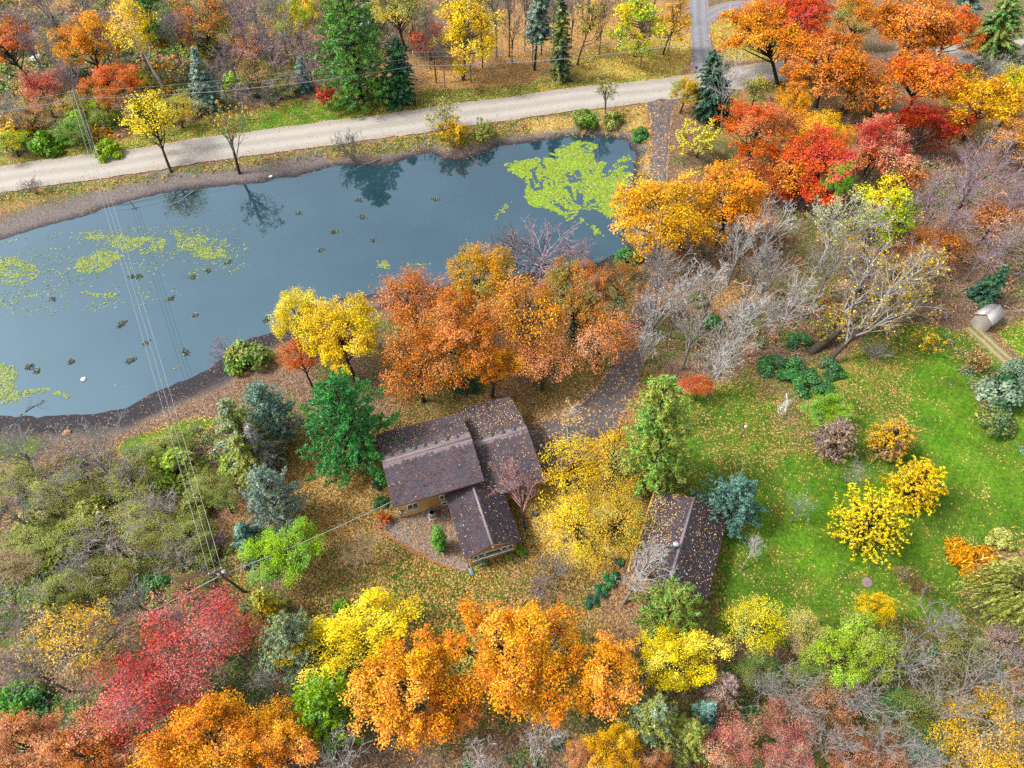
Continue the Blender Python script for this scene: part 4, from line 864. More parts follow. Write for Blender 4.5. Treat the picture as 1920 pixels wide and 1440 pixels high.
broad('maple_tree', (270, 1100, 470, 1300), 11, 'pink', 'red', 'pink red maple below the transformer pole', dens=.61, barkc='grey')
broad('maple_tree', (178, 1200, 360, 1395), 11, 'red', 'pink', 'deeper red maple left of the orange oak at the bottom', dens=.61, barkc='grey')
broad('oak_tree', (-20, 1330, 130, 1480), 10, 'salmon', 'rust', 'salmon oak in the bottom left corner', dens=.75)
broad('oak_tree', (100, 1335, 275, 1490), 10, 'rust', 'salmon', 'pinkish orange oak at the bottom edge left of the orange oak', dens=.7)
broad('oak_tree', (285, 1308, 480, 1500), 12, 'orange', 'amber', 'orange oak at the bottom edge below the pink red maple', dens=.95)
broad('oak_tree', (440, 1330, 585, 1480), 11, 'orange', 'amber', 'orange crown at the bottom edge beside the lime tree', dens=.95)
cone('pine', 'pine_tree', 524, 1170, 150, 11, 'sage', 'olive', 'grey green pine above the bright yellow maple', whorls=14, nl=.4, needles=14)
cone('spruce', 'larch_tree', 478, 1112, 76, 7, 'ltolive', 'gold', 'yellowish olive larch right of the transformer pole foot', pw=.7)
cone('pine', 'pine_tree', 590, 1300, 150, 10, 'lime', 'brightgreen', 'lime green pine left of the left orange crown', whorls=14, nl=.42, needles=15)
broad('maple_tree', (558, 1126, 770, 1268), 9, 'yellow', 'lemon', 'bright yellow maple at the bottom, above the orange crowns', dens=1.1)
broad('maple_tree', (662, 1185, 872, 1405), 13, 'orange', 'amber', 'left orange maple of the bottom row below the bright yellow maple', nb=34)
broad('maple_tree', (848, 1104, 1100, 1366), 15, 'orange', 'amber', 'largest orange maple, centre bottom, its crown facing the house', nb=44, dens=1.0)
broad('maple_tree', (1072, 1180, 1196, 1366), 13, 'amber', 'orange', 'amber orange maple attached to the right of the largest orange maple', nb=26)
broad('oak_tree', (800, 1270, 900, 1390), 9, 'rust', 'orange', 'rusty low tree between the two orange bottom maples', dens=.7)
broad('maple_tree', (1095, 1358, 1200, 1460), 11, 'gold', 'amber', 'golden maple at the bottom edge right of centre', dens=.9)
broad('oak_tree', (1060, 1385, 1110, 1450), 8, 'salmon', 'amber', 'small salmon tree at the bottom edge beside the golden maple', dens=.7)
broad('oak_tree', (1190, 1400, 1260, 1470), 8, 'salmon', 'rust', 'salmon tree at the bottom edge right of the golden maple', dens=.6)
cone('pine', 'spruce_tree', 1238, 1330, 130, 11, 'ltolive', 'sage', 'pale olive conifer seen from above, right of the amber orange maple', whorls=15, nl=.4, upsw=-.1)
cone('pine', 'pine_tree', 1280, 1112, 150, 11, 'olive', 'brightgreen', 'light green pine covering the garage roof corner', whorls=15, nl=.42, needles=15)
broad('maple_tree', (1200, 1182, 1342, 1304), 9, 'yellow', 'lemon', 'round yellow maple below the light green pine', dens=1.1)
broad('maple_tree', (1362, 1104, 1466, 1228), 9, 'lemon', 'ltolive', 'yellow tree right of the light green pine at the lawn edge', dens=.6)
broad('maple_tree', (1468, 1130, 1538, 1240), 7, 'paley', 'tan', 'faded sparse yellow tree right of the lawn edge yellow tree', dens=.35)
broad('elm_tree', (1530, 1150, 1664, 1290), 10, 'ltolive', 'lime', 'yellow green leafy tree on the lower lawn edge', dens=.8)
broad('maple_tree', (1610, 1112, 1672, 1162), 8, 'yellow', 'gold', 'small golden crown on top of the yellow green tree', dens=.9)
cone('spruce', 'larch_tree', 1378, 1272, 90, 8, 'tan', 'mauve', 'bare pinkish larch below the lawn edge yellow tree', dens=.6, asp=.16)
cone('spruce', 'blue_spruce_tree', 1338, 1322, 46, 5, 'teal', 'bluespruce', 'small blue green spruce below the round yellow maple')
cone('spruce', 'cedar_tree', 1308, 1362, 96, 8, 'ltolive', 'olive', 'yellow green cedar at the bottom right of the pale olive conifer', pw=.6)
broad('oak_tree', (1338, 1352, 1430, 1460), 8, 'pink', 'salmon', 'dusty pink oak at the bottom edge', dens=.5, barkc='grey')
broad('oak_tree', (1420, 1370, 1515, 1470), 8, 'pink', 'tan', 'dusty pink tan oak right of the dusty pink one at the bottom edge', dens=.4, barkc='grey')
for x, y, wd, hh in ((1500, 1310, 130, 9), (1610, 1320, 130, 9), (1700, 1240, 140, 9), (1760, 1170, 120, 8), (1850, 1270, 150, 10), (1780, 1330, 140, 9), (1560, 1390, 130, 8), (1670, 1390, 140, 8), (1440, 1290, 110, 8), (1910, 1350, 140, 10), (1730, 1430, 140, 8), (1620, 1250, 90, 7)):
    bareT(x, y, wd, hh, 'grey', 'grey bare tree in the bare wood at the lower right corner', group='bare trees in the lower right wood', nch=(8, 4, 4, 3))
broad('elm_tree', (1765, 1305, 1930, 1490), 9, 'gold', 'tan', 'sparse golden leaved tree in the lower right corner', dens=.33, barkc='grey')
for x, y, wd, hh, lb in ((640, 1430, 130, 7, 'white bare tree at the bottom edge under the left orange maple'), (905, 1440, 130, 7, 'white bare tree at the bottom edge under the largest orange maple'), (1020, 1385, 110, 6, 'white bare tree below the gap of the orange maples'), (500, 1280, 70, 8, 'bare tree left of the lime green pine')):
    bareT(x, y, wd, hh, 'pale', lb, nch=(8, 4, 4, 3))
for x, y, wd, hh, c1, c2, dn in ((1480, 1360, 100, 6, 'pink', 'tan', .4), (1560, 1330, 110, 6, 'salmon', 'tan', .35), (1640, 1420, 100, 6, 'salmon', 'brown', .4), (1700, 1330, 110, 6, 'olive', 'green', .4), (1420, 1260, 80, 5, 'olive', 'green', .5), (1740, 1390, 90, 5, 'green', 'teal', .5), (1800, 1220, 100, 6, 'olive', 'tan', .4), (1880, 1200, 90, 6, 'mauve', 'tan', .4), (1590, 1420, 90, 5, 'pink', 'salmon', .4), (1530, 1275, 70, 5, 'brightgreen', 'olive', .5), (1840, 1340, 90, 6, 'olive', 'gold', .4), (1360, 1400, 70, 5, 'green', 'olive', .5)):
    broad('thicket_tree', (x-wd/2, y-wd*.45, x+wd/2, y+wd*.45), hh, c1, c2, 'small thin leaved tree among the bare trees in the lower right wood', dens=dn, group='small thin leaved trees in the lower right wood')
# ---- by the house and garage
cone('pine', 'hemlock_tree', 1242, 704, 144, 15, 'ltolive', 'brightgreen', 'tall light green hemlock between the parking area and the lawn', base=(1228, 905), shape=.45, whorls=22, per=8, tufts=11, nl=.5, bare_frac=.06, upsw=-.1)
for b_, c1, c2, lb in (((1012, 800, 1122, 960), 'gold', 'yellow', 'yellow tree beside the garage wing of the house'), ((1098, 788, 1208, 935), 'gold', 'ltolive', 'golden tree over the parking area'), ((1028, 905, 1140, 1062), 'gold', 'yellow', 'yellow tree between the crabapple and the garage'), ((1100, 915, 1212, 1050), 'gold', 'ltolive', 'thin golden tree touching the garage eave')):
    broad('locust_tree', b_, 7, c1, c2, lb, dens=.3, barkc='barkdark')
bareT(970, 905, 100, 6, (.36, .20, .19), 'pink twigged crabapple standing against the house roof', base=(985, 990), own=True, nch=(9, 5, 5, 4), barkc='bark', name='crabapple_tree')
bareT(1064, 775, 50, 9, 'pale', 'slim white birch at the parking area keeping a few gold leaves', base=(1066, 830), leaves=240, leafcol=('amber', 'gold'), spread=.4, barkc='pale', name='birch_tree')
bareT(1215, 1065, 110, 8, 'pale', 'white bare tree leaning over the garage roof', base=(1168, 1132), own=True, barkc='greybark', nch=(9, 5, 5, 4), minr=.02)
bareT(676, 1032, 100, 5, 'tan', 'bare tan tree on the lawn left of the pebble bed', base=(688, 1058), own=True, barkc='bark', spread=.95, nch=(9, 6, 5, 4), minr=.014)
twigT(1040, 1065, 80, 4, 'grey', 'grey bare bush on the lawn right of the window wall')
twigT(1010, 1100, 60, 3, 'mauve', 'low bare bush touching the largest orange maple')
for x, y, wd, lb in ((1110, 1127, 28, 'clipped dark green shrub, lowest of the row by the garage'), (1130, 1106, 31, 'clipped dark green shrub, second from the bottom of the row by the garage'), (1148, 1080, 35, 'clipped dark green shrub, the largest in the row by the garage'), (1163, 1054, 20, 'clipped dark green shrub, smallest at the top of the row by the garage')):
    shrubT(x, y, wd, 'deep', 'green', lb, .9, 'boxwood_shrub', 'clipped shrubs beside the garage', 'box', mat='needle', ls=.14, n=3200, asp=.5)
shrubT(706, 907, 26, 'deep', 'dkgreen', 'dark round shrub at the house wall, nearer the big green pine', .9, 'boxwood_shrub', None, 'box')
shrubT(713, 942, 28, 'dkgreen', 'green', 'dark round shrub at the house wall, nearer the service wire', .9, 'boxwood_shrub', None, 'box')
shrubT(977, 1033, 20, 'brightgreen', 'lime', 'bright green shrub at the right corner of the window wall', 1.0)
shrubT(955, 1042, 18, 'olive', 'brightgreen', 'olive shrub below the right end of the windows')
shrubT(905, 1055, 20, 'ltolive', 'sage', 'pale shrub below the left end of the windows')
twigT(720, 972, 34, 1.4, 'brown', 'low red brown bush at the house corner', 350, ('redor', 'rust'))
cone('spruce', 'arborvitae', 819, 990, 27, 3.4, 'brightgreen', 'green', 'bright green cone shaped arborvitae in the pebble bed', base=(825, 1029), per=12, whorls=24, nl=.2, pw=.75, cat='shrub', lift=.8, droop=.05)
# ---- lawn trees
broad('elm_tree', (1506, 740, 1594, 812), 5.5, 'lime', 'brightgreen', 'lime green small tree on the lawn', dens=1.0)
LK = dict(whorls=15, per=8, tufts=12, needles=10, nl=.31, shape=.5, upsw=.5, bare_frac=.05, lat=.3)
cone('pine', 'larch_tree', 1580, 800, 80, 5.5, 'tan', 'mauve', 'tan bare larch touching the lime green small tree', **dict(LK, needles=9))
cone('pine', 'larch_tree', 1696, 802, 78, 6.5, 'gold', 'tan', 'faded gold larch leaning on the lawn, uppermost of the three', base=(1648, 848), **LK)
cone('pine', 'larch_tree', 1745, 880, 100, 7.5, 'yellow', 'gold', 'yellow larch in the middle of the three gold ones', **LK)
cone('pine', 'larch_tree', 1658, 945, 160, 8, 'yellow', 'lemon', 'largest yellow larch, lowest of the three gold ones', **LK)
cone('pine', 'blue_spruce_tree', 1392, 905, 146, 9, 'teal', 'deep', 'blue green spruce beside the garage roof', whorls=13, per=7, tufts=18, nl=.36, shape=.8, upsw=.05, lat=.3, needles=14)
bareT(1500, 955, 80, 5, 'sage', 'grey green bare sapling on the lawn right of the blue green spruce', name='sapling')
bareT(1412, 1030, 60, 4, 'pale', 'small bare sapling on the lawn right of the garage', base=(1388, 1072), name='sapling')
bareT(1600, 885, 60, 4.5, 'grey', 'thin bare sapling on the lawn below the tan larch', base=(1585, 905), name='sapling')
P_ = U(1905, 1130, 5)
e = tree_root('willow_tree', np.array([P_[0], P_[1], hz(P_[0], P_[1])]), 'drooping yellow green willow at the right edge of the lawn', 'tree', None, [(n, m) for n, m in zip(('trunk', 'crown'), willow(rng(), 9.5, 5.6, 620, 20))], ['bark', ('olive', 'ltolive')])
d_ = shrubT(1828, 1048, 92, 'amber', 'rust', 'low orange fern-like bush in front of the willow', .55, 'fern_bush', None, 'fern', asp=.25, ls=.26)
shrubT(1880, 1010, 50, 'ltolive', 'paley', 'pale yellow green bush above the willow', .9)
twigT(1720, 1100, 60, 3, 'brown', 'brown thicket bush on the lower edge of the lawn')
twigT(1690, 1078, 36, 1.6, 'tan', 'tan grass-like bush on the lawn above the brown thicket', 260, ('tan', 'olive'))

# ------------------------------------------------------------------ undergrowth, fallen leaves, duckweed
def scatter(poly, dens, r):
    lo, hi = poly.min(0), poly.max(0); n = int(np.prod(hi-lo)*dens); P = r.uniform(lo, hi, (n, 2))
    return P[sdist(P, poly) < 0]
def thicket(name, pts, dens, cols, label, rad=(.5, 1.2), per=46, ls=.3, hmax=1.5, tw=.35, thr=.33):
    r = rng(); P = scatter(px_poly(pts), dens, r)
    P = P[fbm(P[:, 0]*.16+3, P[:, 1]*.16, 3)+r.normal(0, .05, len(P)) > thr]
    n = len(P); z = height(P); R = r.uniform(*rad, n)
    ci = (fbm(P[:, 0]*.12+40, P[:, 1]*.12+7, 3)-.25)/.5*len(cols)+r.normal(0, .9, n); ci = np.clip(ci, 0, len(cols)-1).astype(int)
    cl = np.array([CC_(c) for c in cols])[ci]
    j = np.repeat(np.arange(n), per); m = len(j); q = rdir(r, m); q[:, 2] = np.abs(q[:, 2])
    hh = np.minimum(R*1.1, hmax)
    C = np.column_stack([P, z])[j]+q*np.column_stack([R, R, hh])[j]*r.uniform(.55, 1.05, (m, 1))
    lf = leaf_mesh(name, r, C, q*.5+[0, 0, .5]+r.normal(0, .45, (m, 3)), ls*r.uniform(.6, 1.3, m), None, 'mixed_leaf', col=cl[j]*r.uniform(.75, 1.2, (m, 1)))
    o = tag(link(name, lf), label, kind='stuff')
    # grey twigs standing out of it
    k = int(n*tw*3.4); b = r.integers(0, n, k); S = Segs(); p0 = np.column_stack([P[b]+r.normal(0, .25, (k, 2)), z[b]]); d = rdir(r, k)*[1, 1, .4]+[0, 0, .9]
    p1 = p0+d*r.uniform(.7, 2.0, (k, 1)); S.add(p0, p1, .024, .016, 3)
    p2 = p0+(p1-p0)*r.uniform(.3, .8, (k, 1)); S.add(p2, p2+(d+rdir(r, k)*.8)*.7, .016, .012, 3)
    o2 = link('brushwood', S.mesh('brushwood')); setcol(o2, 'pale'); tag(o2, 'grey twigs standing in the undergrowth', kind='stuff')
    return o
thicket('undergrowth', [(-80, 860), (100, 850), (260, 850), (380, 800), (440, 860), (440, 1060), (380, 1130), (240, 1140), (60, 1140), (-80, 1120)], .85, ['olive', 'ltolive', 'ltolive', 'olive', 'tan', 'brightgreen', 'olive', 'mauve'], 'yellow green undergrowth filling the thicket left of the power wires', per=60, ls=.26)
thicket('undergrowth', [(-60, 1110), (260, 1120), (480, 1120), (600, 1200), (660, 1420), (640, 1500), (-60, 1500)], .6, ['dkgreen', 'olive', 'brightgreen', 'green', 'tan'], 'green undergrowth beneath the lower left trees', per=50, ls=.24)
thicket('undergrowth', [(640, 1400), (900, 1370), (1080, 1360), (1340, 1240), (1500, 1240), (1640, 1280), (1800, 1180), (1990, 1180), (1990, 1500), (640, 1500)], .42, ['dkgreen', 'green', 'olive', 'brown', 'rust', 'teal', 'tan'], 'mixed undergrowth along the bottom and lower right wood', per=44, ls=.24)
thicket('undergrowth', [(-120, 120), (180, 60), (420, 80), (600, 150), (570, 178), (400, 212), (177, 268), (0, 296), (-120, 310)], .5, ['lime', 'olive', 'amber', 'brightgreen', 'salmon', 'ltolive', 'dkgreen'], 'yellow green roadside undergrowth in the upper left', per=26, ls=.58, rad=(.8, 1.8))
thicket('undergrowth', [(-120, -40), (560, -60), (800, -60), (800, 80), (600, 150), (420, 80), (180, 60), (-120, 110)], .36, ['olive', 'salmon', 'mauve', 'dkgreen', 'tan', 'brown', 'amber'], 'mixed undergrowth beneath the upper left wood', per=20, ls=.6, rad=(.8, 1.9), hmax=2.2)
thicket('undergrowth', [(1240, 480), (1400, 420), (1560, 480), (1720, 520), (1640, 640), (1440, 670), (1300, 700), (1240, 640)], .28, ['rust', 'brown', 'olive', 'salmon', 'dkgreen'], 'brown undergrowth beneath the pale bare trees', per=34, ls=.3, hmax=1.0)
thicket('undergrowth', [(1440, 180), (1560, 200), (1760, 300), (1950, 280), (1990, 520), (1700, 480), (1480, 400)], .34, ['rust', 'brown', 'salmon', 'mauve', 'olive'], 'rusty undergrowth beneath the red maples', per=34, ls=.36, hmax=1.1)
thicket('undergrowth', [(1760, 30), (1990, 10), (1990, 160), (1830, 150)], .25, ['olive', 'dkgreen', 'grey', 'teal'], 'dull green undergrowth in the upper right corner', per=36, ls=.42)
thicket('undergrowth', [(1760, 640), (1830, 650), (1900, 720), (1990, 800), (1990, 900), (1850, 800), (1790, 700)], .25, ['olive', 'teal', 'tan', 'salmon'], 'scrubby undergrowth at the right edge below the ruts', per=36, ls=.28)
thicket('undergrowth', [(1600, 470), (1760, 460), (1990, 470), (1990, 600), (1800, 600), (1680, 620), (1560, 600)], .3, ['brown', 'tan', 'olive', 'salmon', 'mauve'], 'brown and olive undergrowth left of the shed', per=26, ls=.36, hmax=1.2)
thicket('bank_weeds', [(0, 362), (283, 326), (457, 299), (640, 272), (797, 254), (973, 224), (1210, 198), (1212, 250), (1195, 252), (973, 246), (797, 274), (640, 288), (457, 314), (283, 341), (0, 380)], .9, ['olive', 'brightgreen', 'gold', 'salmon', 'olive'], 'low weeds on the bank between the road and the pond', rad=(.25, .6), per=20, ls=.24, hmax=.5, tw=.2)
thicket('bank_weeds', [(1192, 250), (1222, 230), (1228, 320), (1218, 420), (1185, 440)], .9, ['gold', 'olive', 'green', 'amber'], 'leafy weeds on the bank between pond and driveway', rad=(.3, .7), per=22, ls=.24, hmax=.6, tw=.2)

def fallen(name, pts, dens, cols, label, ls=(.11, .2), z=None):
    r = rng(); P = scatter(px_poly(pts), dens*1.25, r); P = P[fbm(P[:, 0]*.3, P[:, 1]*.3, 4)+r.normal(0, .1, len(P)) > .42]; n = len(P)
    C = np.column_stack([P, height(P)+.05+r.uniform(0, .05, n)])
    N = r.normal(0, .35, (n, 3))+[0, 0, 1]; cl = np.array([lin(c)*.8 for c in cols])[r.integers(0, len(cols), n)]
    return tag(link(name, leaf_mesh(name, r, C, N, r.uniform(*ls, n), None, 'mixed_leaf', .7, col=cl*.85)), label, kind='stuff')
LF_O = ['#C9863E', '#B96A2C', '#D99C4A', '#A05A2C', '#DDB070', '#8E5530']
LF_Y = ['#E8C63A', '#DDB02E', '#EBD66A', '#C98F2C', '#E3BE54']
LF_B = ['#A5713F', '#8C5630', '#BE8A52', '#C79A68', '#7A4A2C']
fallen('fallen_leaves', [(540, 840), (720, 800), (760, 770), (960, 740), (1180, 660), (1200, 720), (1230, 900), (1190, 1060), (1230, 1200), (1110, 1250), (880, 1390), (640, 1200), (550, 1130)], 14, LF_O+LF_Y[:2], 'orange fallen leaves over the yard round the house')
fallen('fallen_leaves', [(700, 985), (745, 968), (850, 935), (884, 1060), (780, 1035)], 9, LF_O+LF_B, 'brown fallen leaves strewn on the pebble bed')
fallen('fallen_leaves', [(1020, 880), (1190, 860), (1215, 960), (1170, 1060), (1060, 1080), (1010, 980)], 16, LF_Y, 'yellow fallen leaves under the yellow trees')
fallen('fallen_leaves', [(1290, 745), (1400, 690), (1560, 690), (1690, 610), (1830, 615), (1960, 760), (1940, 1010), (1800, 1050), (1790, 1160), (1650, 1150), (1500, 1180), (1340, 1160), (1360, 960), (1290, 920)], 2.6, ['#E0D28A', '#D8C060', '#E8DFA0', '#C79A68', '#D8B850'], 'scattered pale yellow leaves on the lawn', (.08, .13))
fallen('fallen_leaves', [(760, 175), (820, 90), (1000, 10), (1290, 0), (1295, 120), (1040, 165), (900, 172)], 2.2, LF_O+LF_Y, 'leaf carpet beneath the roadside maples', (.25, .4))
fallen('fallen_leaves', [(1050, 140), (1120, 80), (1290, 60), (1300, 128), (1180, 150), (1050, 168)], 3.0, LF_Y, 'yellow leaf carpet below the bright yellow maple', (.25, .4))
fallen('fallen_leaves', [(1330, 1240), (1700, 1180), (1960, 1180), (1960, 1480), (1330, 1480)], 4, LF_B+LF_O, 'brown leaf litter in the lower right wood', (.18, .28))
fallen('fallen_leaves', [(1240, 420), (1500, 400), (1720, 480), (1700, 640), (1400, 690), (1230, 640)], 2.5, LF_B, 'brown leaf litter under the pale bare trees', (.2, .32))
fallen('fallen_leaves', [(390, 640), (520, 590), (520, 640), (400, 790), (250, 830), (0, 830), (0, 775), (210, 768)], 1.4, ['#D8CFC4', '#C9B9A6', '#B9846A', '#9C7F72'], 'pale leaf specks on the dark muddy shore', (.1, .2))

def duckweed(name, pts, thr, label, cell=.15, sc=.35, cols=('#A9C440', '#93B038', '#BBCE62', '#76943A'), feather=2.5, swirl=1.2, streak=1.0, core=None):
    r = rng(); poly = px_poly(pts, WATER); lo, hi = poly.min(0)-.5, poly.max(0)+.5
    X, Y = np.meshgrid(np.arange(lo[0], hi[0], cell), np.arange(lo[1], hi[1], cell)); P = np.stack([X.ravel(), Y.ravel()], 1)
    wx = P[:, 0]+swirl*(fbm(P[:, 0]*.25, P[:, 1]*.25, 3)-.5)*6; wy = P[:, 1]+swirl*(fbm(P[:, 0]*.25+50, P[:, 1]*.25+20, 3)-.5)*6
    f = .38*fbm(wx*sc, wy*sc*streak, 4)+.32*fbm(wx*sc*4, wy*sc*4*streak, 3)+.30*fbm(P[:, 0]*2.6+9, P[:, 1]*3.4, 2)
    if core is not None:
        cq = U(*core, WATER)[:2]; rr = np.hypot(P[:, 0]-cq[0], P[:, 1]-cq[1]); th = np.arctan2(P[:, 1]-cq[1], P[:, 0]-cq[0])+.09*rr+(fbm(P[:, 0]*.3, P[:, 1]*.3, 3)-.5)*.8
        st = (fbm(np.cos(th)*9+rr*.05, np.sin(th)*9+rr*.35, 4)-.5)*1.7+.5; f = .42*fbm(wx*sc, wy*sc, 3)+.34*st+.24*fbm(P[:, 0]*2.2, P[:, 1]*2.2, 3)
    d = sdist(P, poly); f = f-.5*sstep(-feather, .4, d)
    k = (f > thr-(0 if core is not None else .04)) & (pond_d(P) < -.1); P = P[k]+r.normal(0, cell*.2, (k.sum(), 2)); n = len(P)
    if n == 0: return None
    C = np.column_stack([P, WATER+.012+r.uniform(0, .03, n)]); N = r.normal(0, .08, (n, 3))+[0, 0, 1]
    w_ = np.clip((fbm(P[:, 0]*.8, P[:, 1]*.8, 3)-.3)*2.4*len(cols)*.6+r.normal(0, .6, n), 0, len(cols)-1).astype(int)
    cl = np.array([lin(c)*.62 for c in cols])[w_]
    return tag(link(name, leaf_mesh(name, r, C, N, cell*r.uniform(1.2, 1.9, n), None, 'mixed_leaf', .95, col=cl, bend=.02)), label, kind='stuff')
duckweed('duckweed', [(930, 305), (960, 296), (1010, 292), (1050, 262), (1080, 258), (1110, 262), (1132, 270), (1124, 300), (1145, 296), (1192, 278), (1192, 330), (1186, 370), (1168, 405), (1145, 420), (1120, 402), (1095, 400), (1085, 420), (1060, 418), (1025, 400), (990, 390), (975, 370), (975, 340), (945, 325)], .425, 'bright lime duckweed mat at the far right end of the pond', .15, .3, feather=1.6, core=(1100, 392))
duckweed('duckweed', [(1085, 395), (1110, 412), (1145, 440), (1160, 465), (1140, 466), (1110, 440), (1075, 415)], .38, 'curling tail of duckweed below the big mat')
DK2 = ('#A3B65A', '#8B9E4E', '#B4C078', '#6E8240')
duckweed('duckweed', [(912, 346), (932, 345), (930, 375), (975, 370), (972, 392), (930, 425), (912, 412), (925, 385)], .40, 'small duckweed islands left of the big mat', cols=DK2+('#C3DC34',))
for pts, th, lb in (([(-60, 690), (20, 665), (55, 690), (45, 720), (90, 715), (170, 745), (120, 755), (60, 750), (20, 765), (-60, 770)], .44, 'ragged pale green weed mat along the lower left shore'), ([(-80, 480), (30, 470), (110, 505), (60, 540), (-80, 560)], .47, 'pale green weed patch at the left edge of the pond'), ([(120, 490), (200, 455), (250, 470), (225, 505), (170, 530), (125, 520)], .49, 'pale green weed patch left of the power wires'), ([(110, 430), (180, 425), (330, 440), (330, 480), (260, 490), (180, 470)], .53, 'scattered weed specks among the tree reflections'), ([(300, 420), (440, 440), (440, 490), (360, 500), (310, 470)], .53, 'scattered weed specks right of the wires'), ([(690, 480), (735, 480), (745, 510), (695, 515)], .42, 'round weed patch off the orange grove'), ([(745, 488), (835, 483), (830, 503), (750, 508)], .50, 'small weed patches right of the round weed patch'), ([(130, 535), (235, 540), (225, 575), (140, 560)], .46, 'weed patch in the open water at the left'), ([(20, 540), (80, 545), (75, 572), (20, 565)], .48, 'small weed patch near the left edge of the pond'), ([(195, 705), (230, 700), (232, 735), (200, 740)], .47, 'brownish weed clump near the lower shore'), ([(310, 680), (350, 675), (355, 700), (310, 703)], .48, 'weed clump at the mud edge right of the wires')):
    duckweed('duckweed', pts, th, lb, cols=DK2, sc=.45, feather=2.0)
r = rng(); P = scatter(px_poly([(-60, 470), (60, 440), (240, 425), (460, 420), (470, 500), (300, 570), (120, 590), (-60, 600)], WATER), 6.0, r)
P = P[(fbm(P[:, 0]*.22+11, P[:, 1]*.3+4, 3)*.5+.5*fbm(P[:, 0]*1.3, P[:, 1]*1.6, 3)+r.normal(0, .03, len(P)) > .545) & (pond_d(P) < -.4)]
tag(link('duckweed', leaf_mesh('duckweed', r, np.column_stack([P, WATER+.012+r.uniform(0, .03, len(P))]), r.normal(0, .1, (len(P), 3))+[0, 0, 1], r.uniform(.14, .34, len(P)), None, 'mixed_leaf', .9, col=np.array([lin(c)*.62 for c in DK2])[r.integers(0, 4, len(P))], bend=.02)), 'loose flecks of pond weed strewn over the left end of the pond', kind='stuff')
spots = [(235, 605, 24), (60, 690, 36), (245, 675, 19), (135, 677, 8), (270, 645, 9), (320, 560, 11), (360, 520, 27), (425, 492, 11), (255, 520, 32), (628, 435, 8), (680, 407, 12), (672, 375, 8), (815, 372, 9), (500, 600, 12), (350, 660, 9), (365, 590, 6), (600, 470, 8), (700, 450, 5), (390, 505, 24), (100, 560, 6), (560, 400, 8)]
CCs = []; cls = []
for x, y, wd in spots:
    c = U(x, y, WATER); k = wd/2*depth(x, y, WATER)/FPX; n = int(50+130*k); a = r.uniform(-.3, .5)
    m_ = max(2, int(k*2.2)); hb = r.normal(0, .5, (m_, 2))*[k, .45*k**.5]; q = hb[r.integers(0, m_, n)]+r.normal(0, .22, (n, 2)); q[:, 1] += a*q[:, 0]*.8
    CCs.append(np.column_stack([c[:2]+q, WATER+.015+r.uniform(0, .06, n)])); cls.append(np.array([lin(z) for z in ('#3B4440', '#4A4E40', '#5E6248', '#9AA870')])[r.choice(4, n, p=[.4, .3, .2, .1])])
CCs = np.concatenate(CCs); tag(link('pond_debris', leaf_mesh('pond_debris', r, CCs, r.normal(0, .3, CCs.shape)+[0, 0, 1], r.uniform(.16, .34, len(CCs)), None, 'mixed_leaf', .6, col=np.concatenate(cls))), 'dark floating clumps of dead weed on the pond', kind='stuff')

# ------------------------------------------------------------------ house
M['siding'] = simple('siding', lin('#B8945E', .75), .75, var=.1, scale=1.5)
M['white_trim'] = simple('white_trim', (.72, .71, .68), .5, var=.05)
M['fascia'] = simple('fascia', (.13, .085, .06), .7)
t = NT('window_glass'); M['glass'] = t.done(t.pbr((.025, .035, .035), .05, .6))
M['dark_metal'] = simple('dark_metal', (.06, .075, .08), .5, .4)
M['grey_metal'] = simple('grey_metal', (.30, .32, .34), .4, .5, .5)
M['bright_metal'] = simple('bright_metal', (.62, .64, .66), .3, .6, .8)
M['concrete'] = simple('concrete', (.38, .36, .33), .9)
M['roof_deck'] = simple('roof_deck', (.05, .042, .045), .9)
t = NT('shingle')                                         # each shingle has its own tint; bleached wear near the ridge
rn = t.attr('rnd'); rd = t.attr('rd'); ps = t.n('ShaderNodeTexCoord').outputs['Object']
c = t.ramp(rn, [(0, (.042, .031, .036)), (.3, (.062, .042, .047)), (.55, (.084, .048, .051)), (.75, (.060, .055, .068)), (.92, (.100, .052, .049)), (1, (.074, .070, .082))])
c = t.mix(t.ramp(t.noise(.8, 4, ps, .7), [(.42, 0.0), (.6, .45)]), c, (.060, .062, .082)); c = t.hsv(c, .5, .95, t.ramp(t.noise(.5, 4, ps), [(.3, .85), (.7, 1.2)]))
sp = t.n('ShaderNodeMapping'); sp.inputs['Scale'].default_value = (2.2, .35, .35); t.L(ps, sp.inputs[0])
wv = t.math('ADD', t.math('MULTIPLY', rd, -1.0), t.math('MULTIPLY', t.math('SUBTRACT', t.noise(1.0, 4, sp.outputs[0], .7), .5), 1.5))
c = t.mix(t.math('MULTIPLY', t.ramp(wv, [(0, 0.0), (1, 1.0)]), .0), c, (.3, .24, .24))
wear = t.ramp(t.math('ADD', t.math('ADD', wv, t.math('MULTIPLY', rn, .35)), t.attr('worn')), [(.0, 0.0), (.18, .8)])
c = t.mix(wear, c, (.21, .165, .17))
M['shingle'] = t.done(t.pbr(c, .9, .2, normal=t.bump(t.noise(30, 2, ps), .5, .01)))
M['ridge'] = simple('ridge', (.20, .158, .163), .9, var=.25, scale=4)

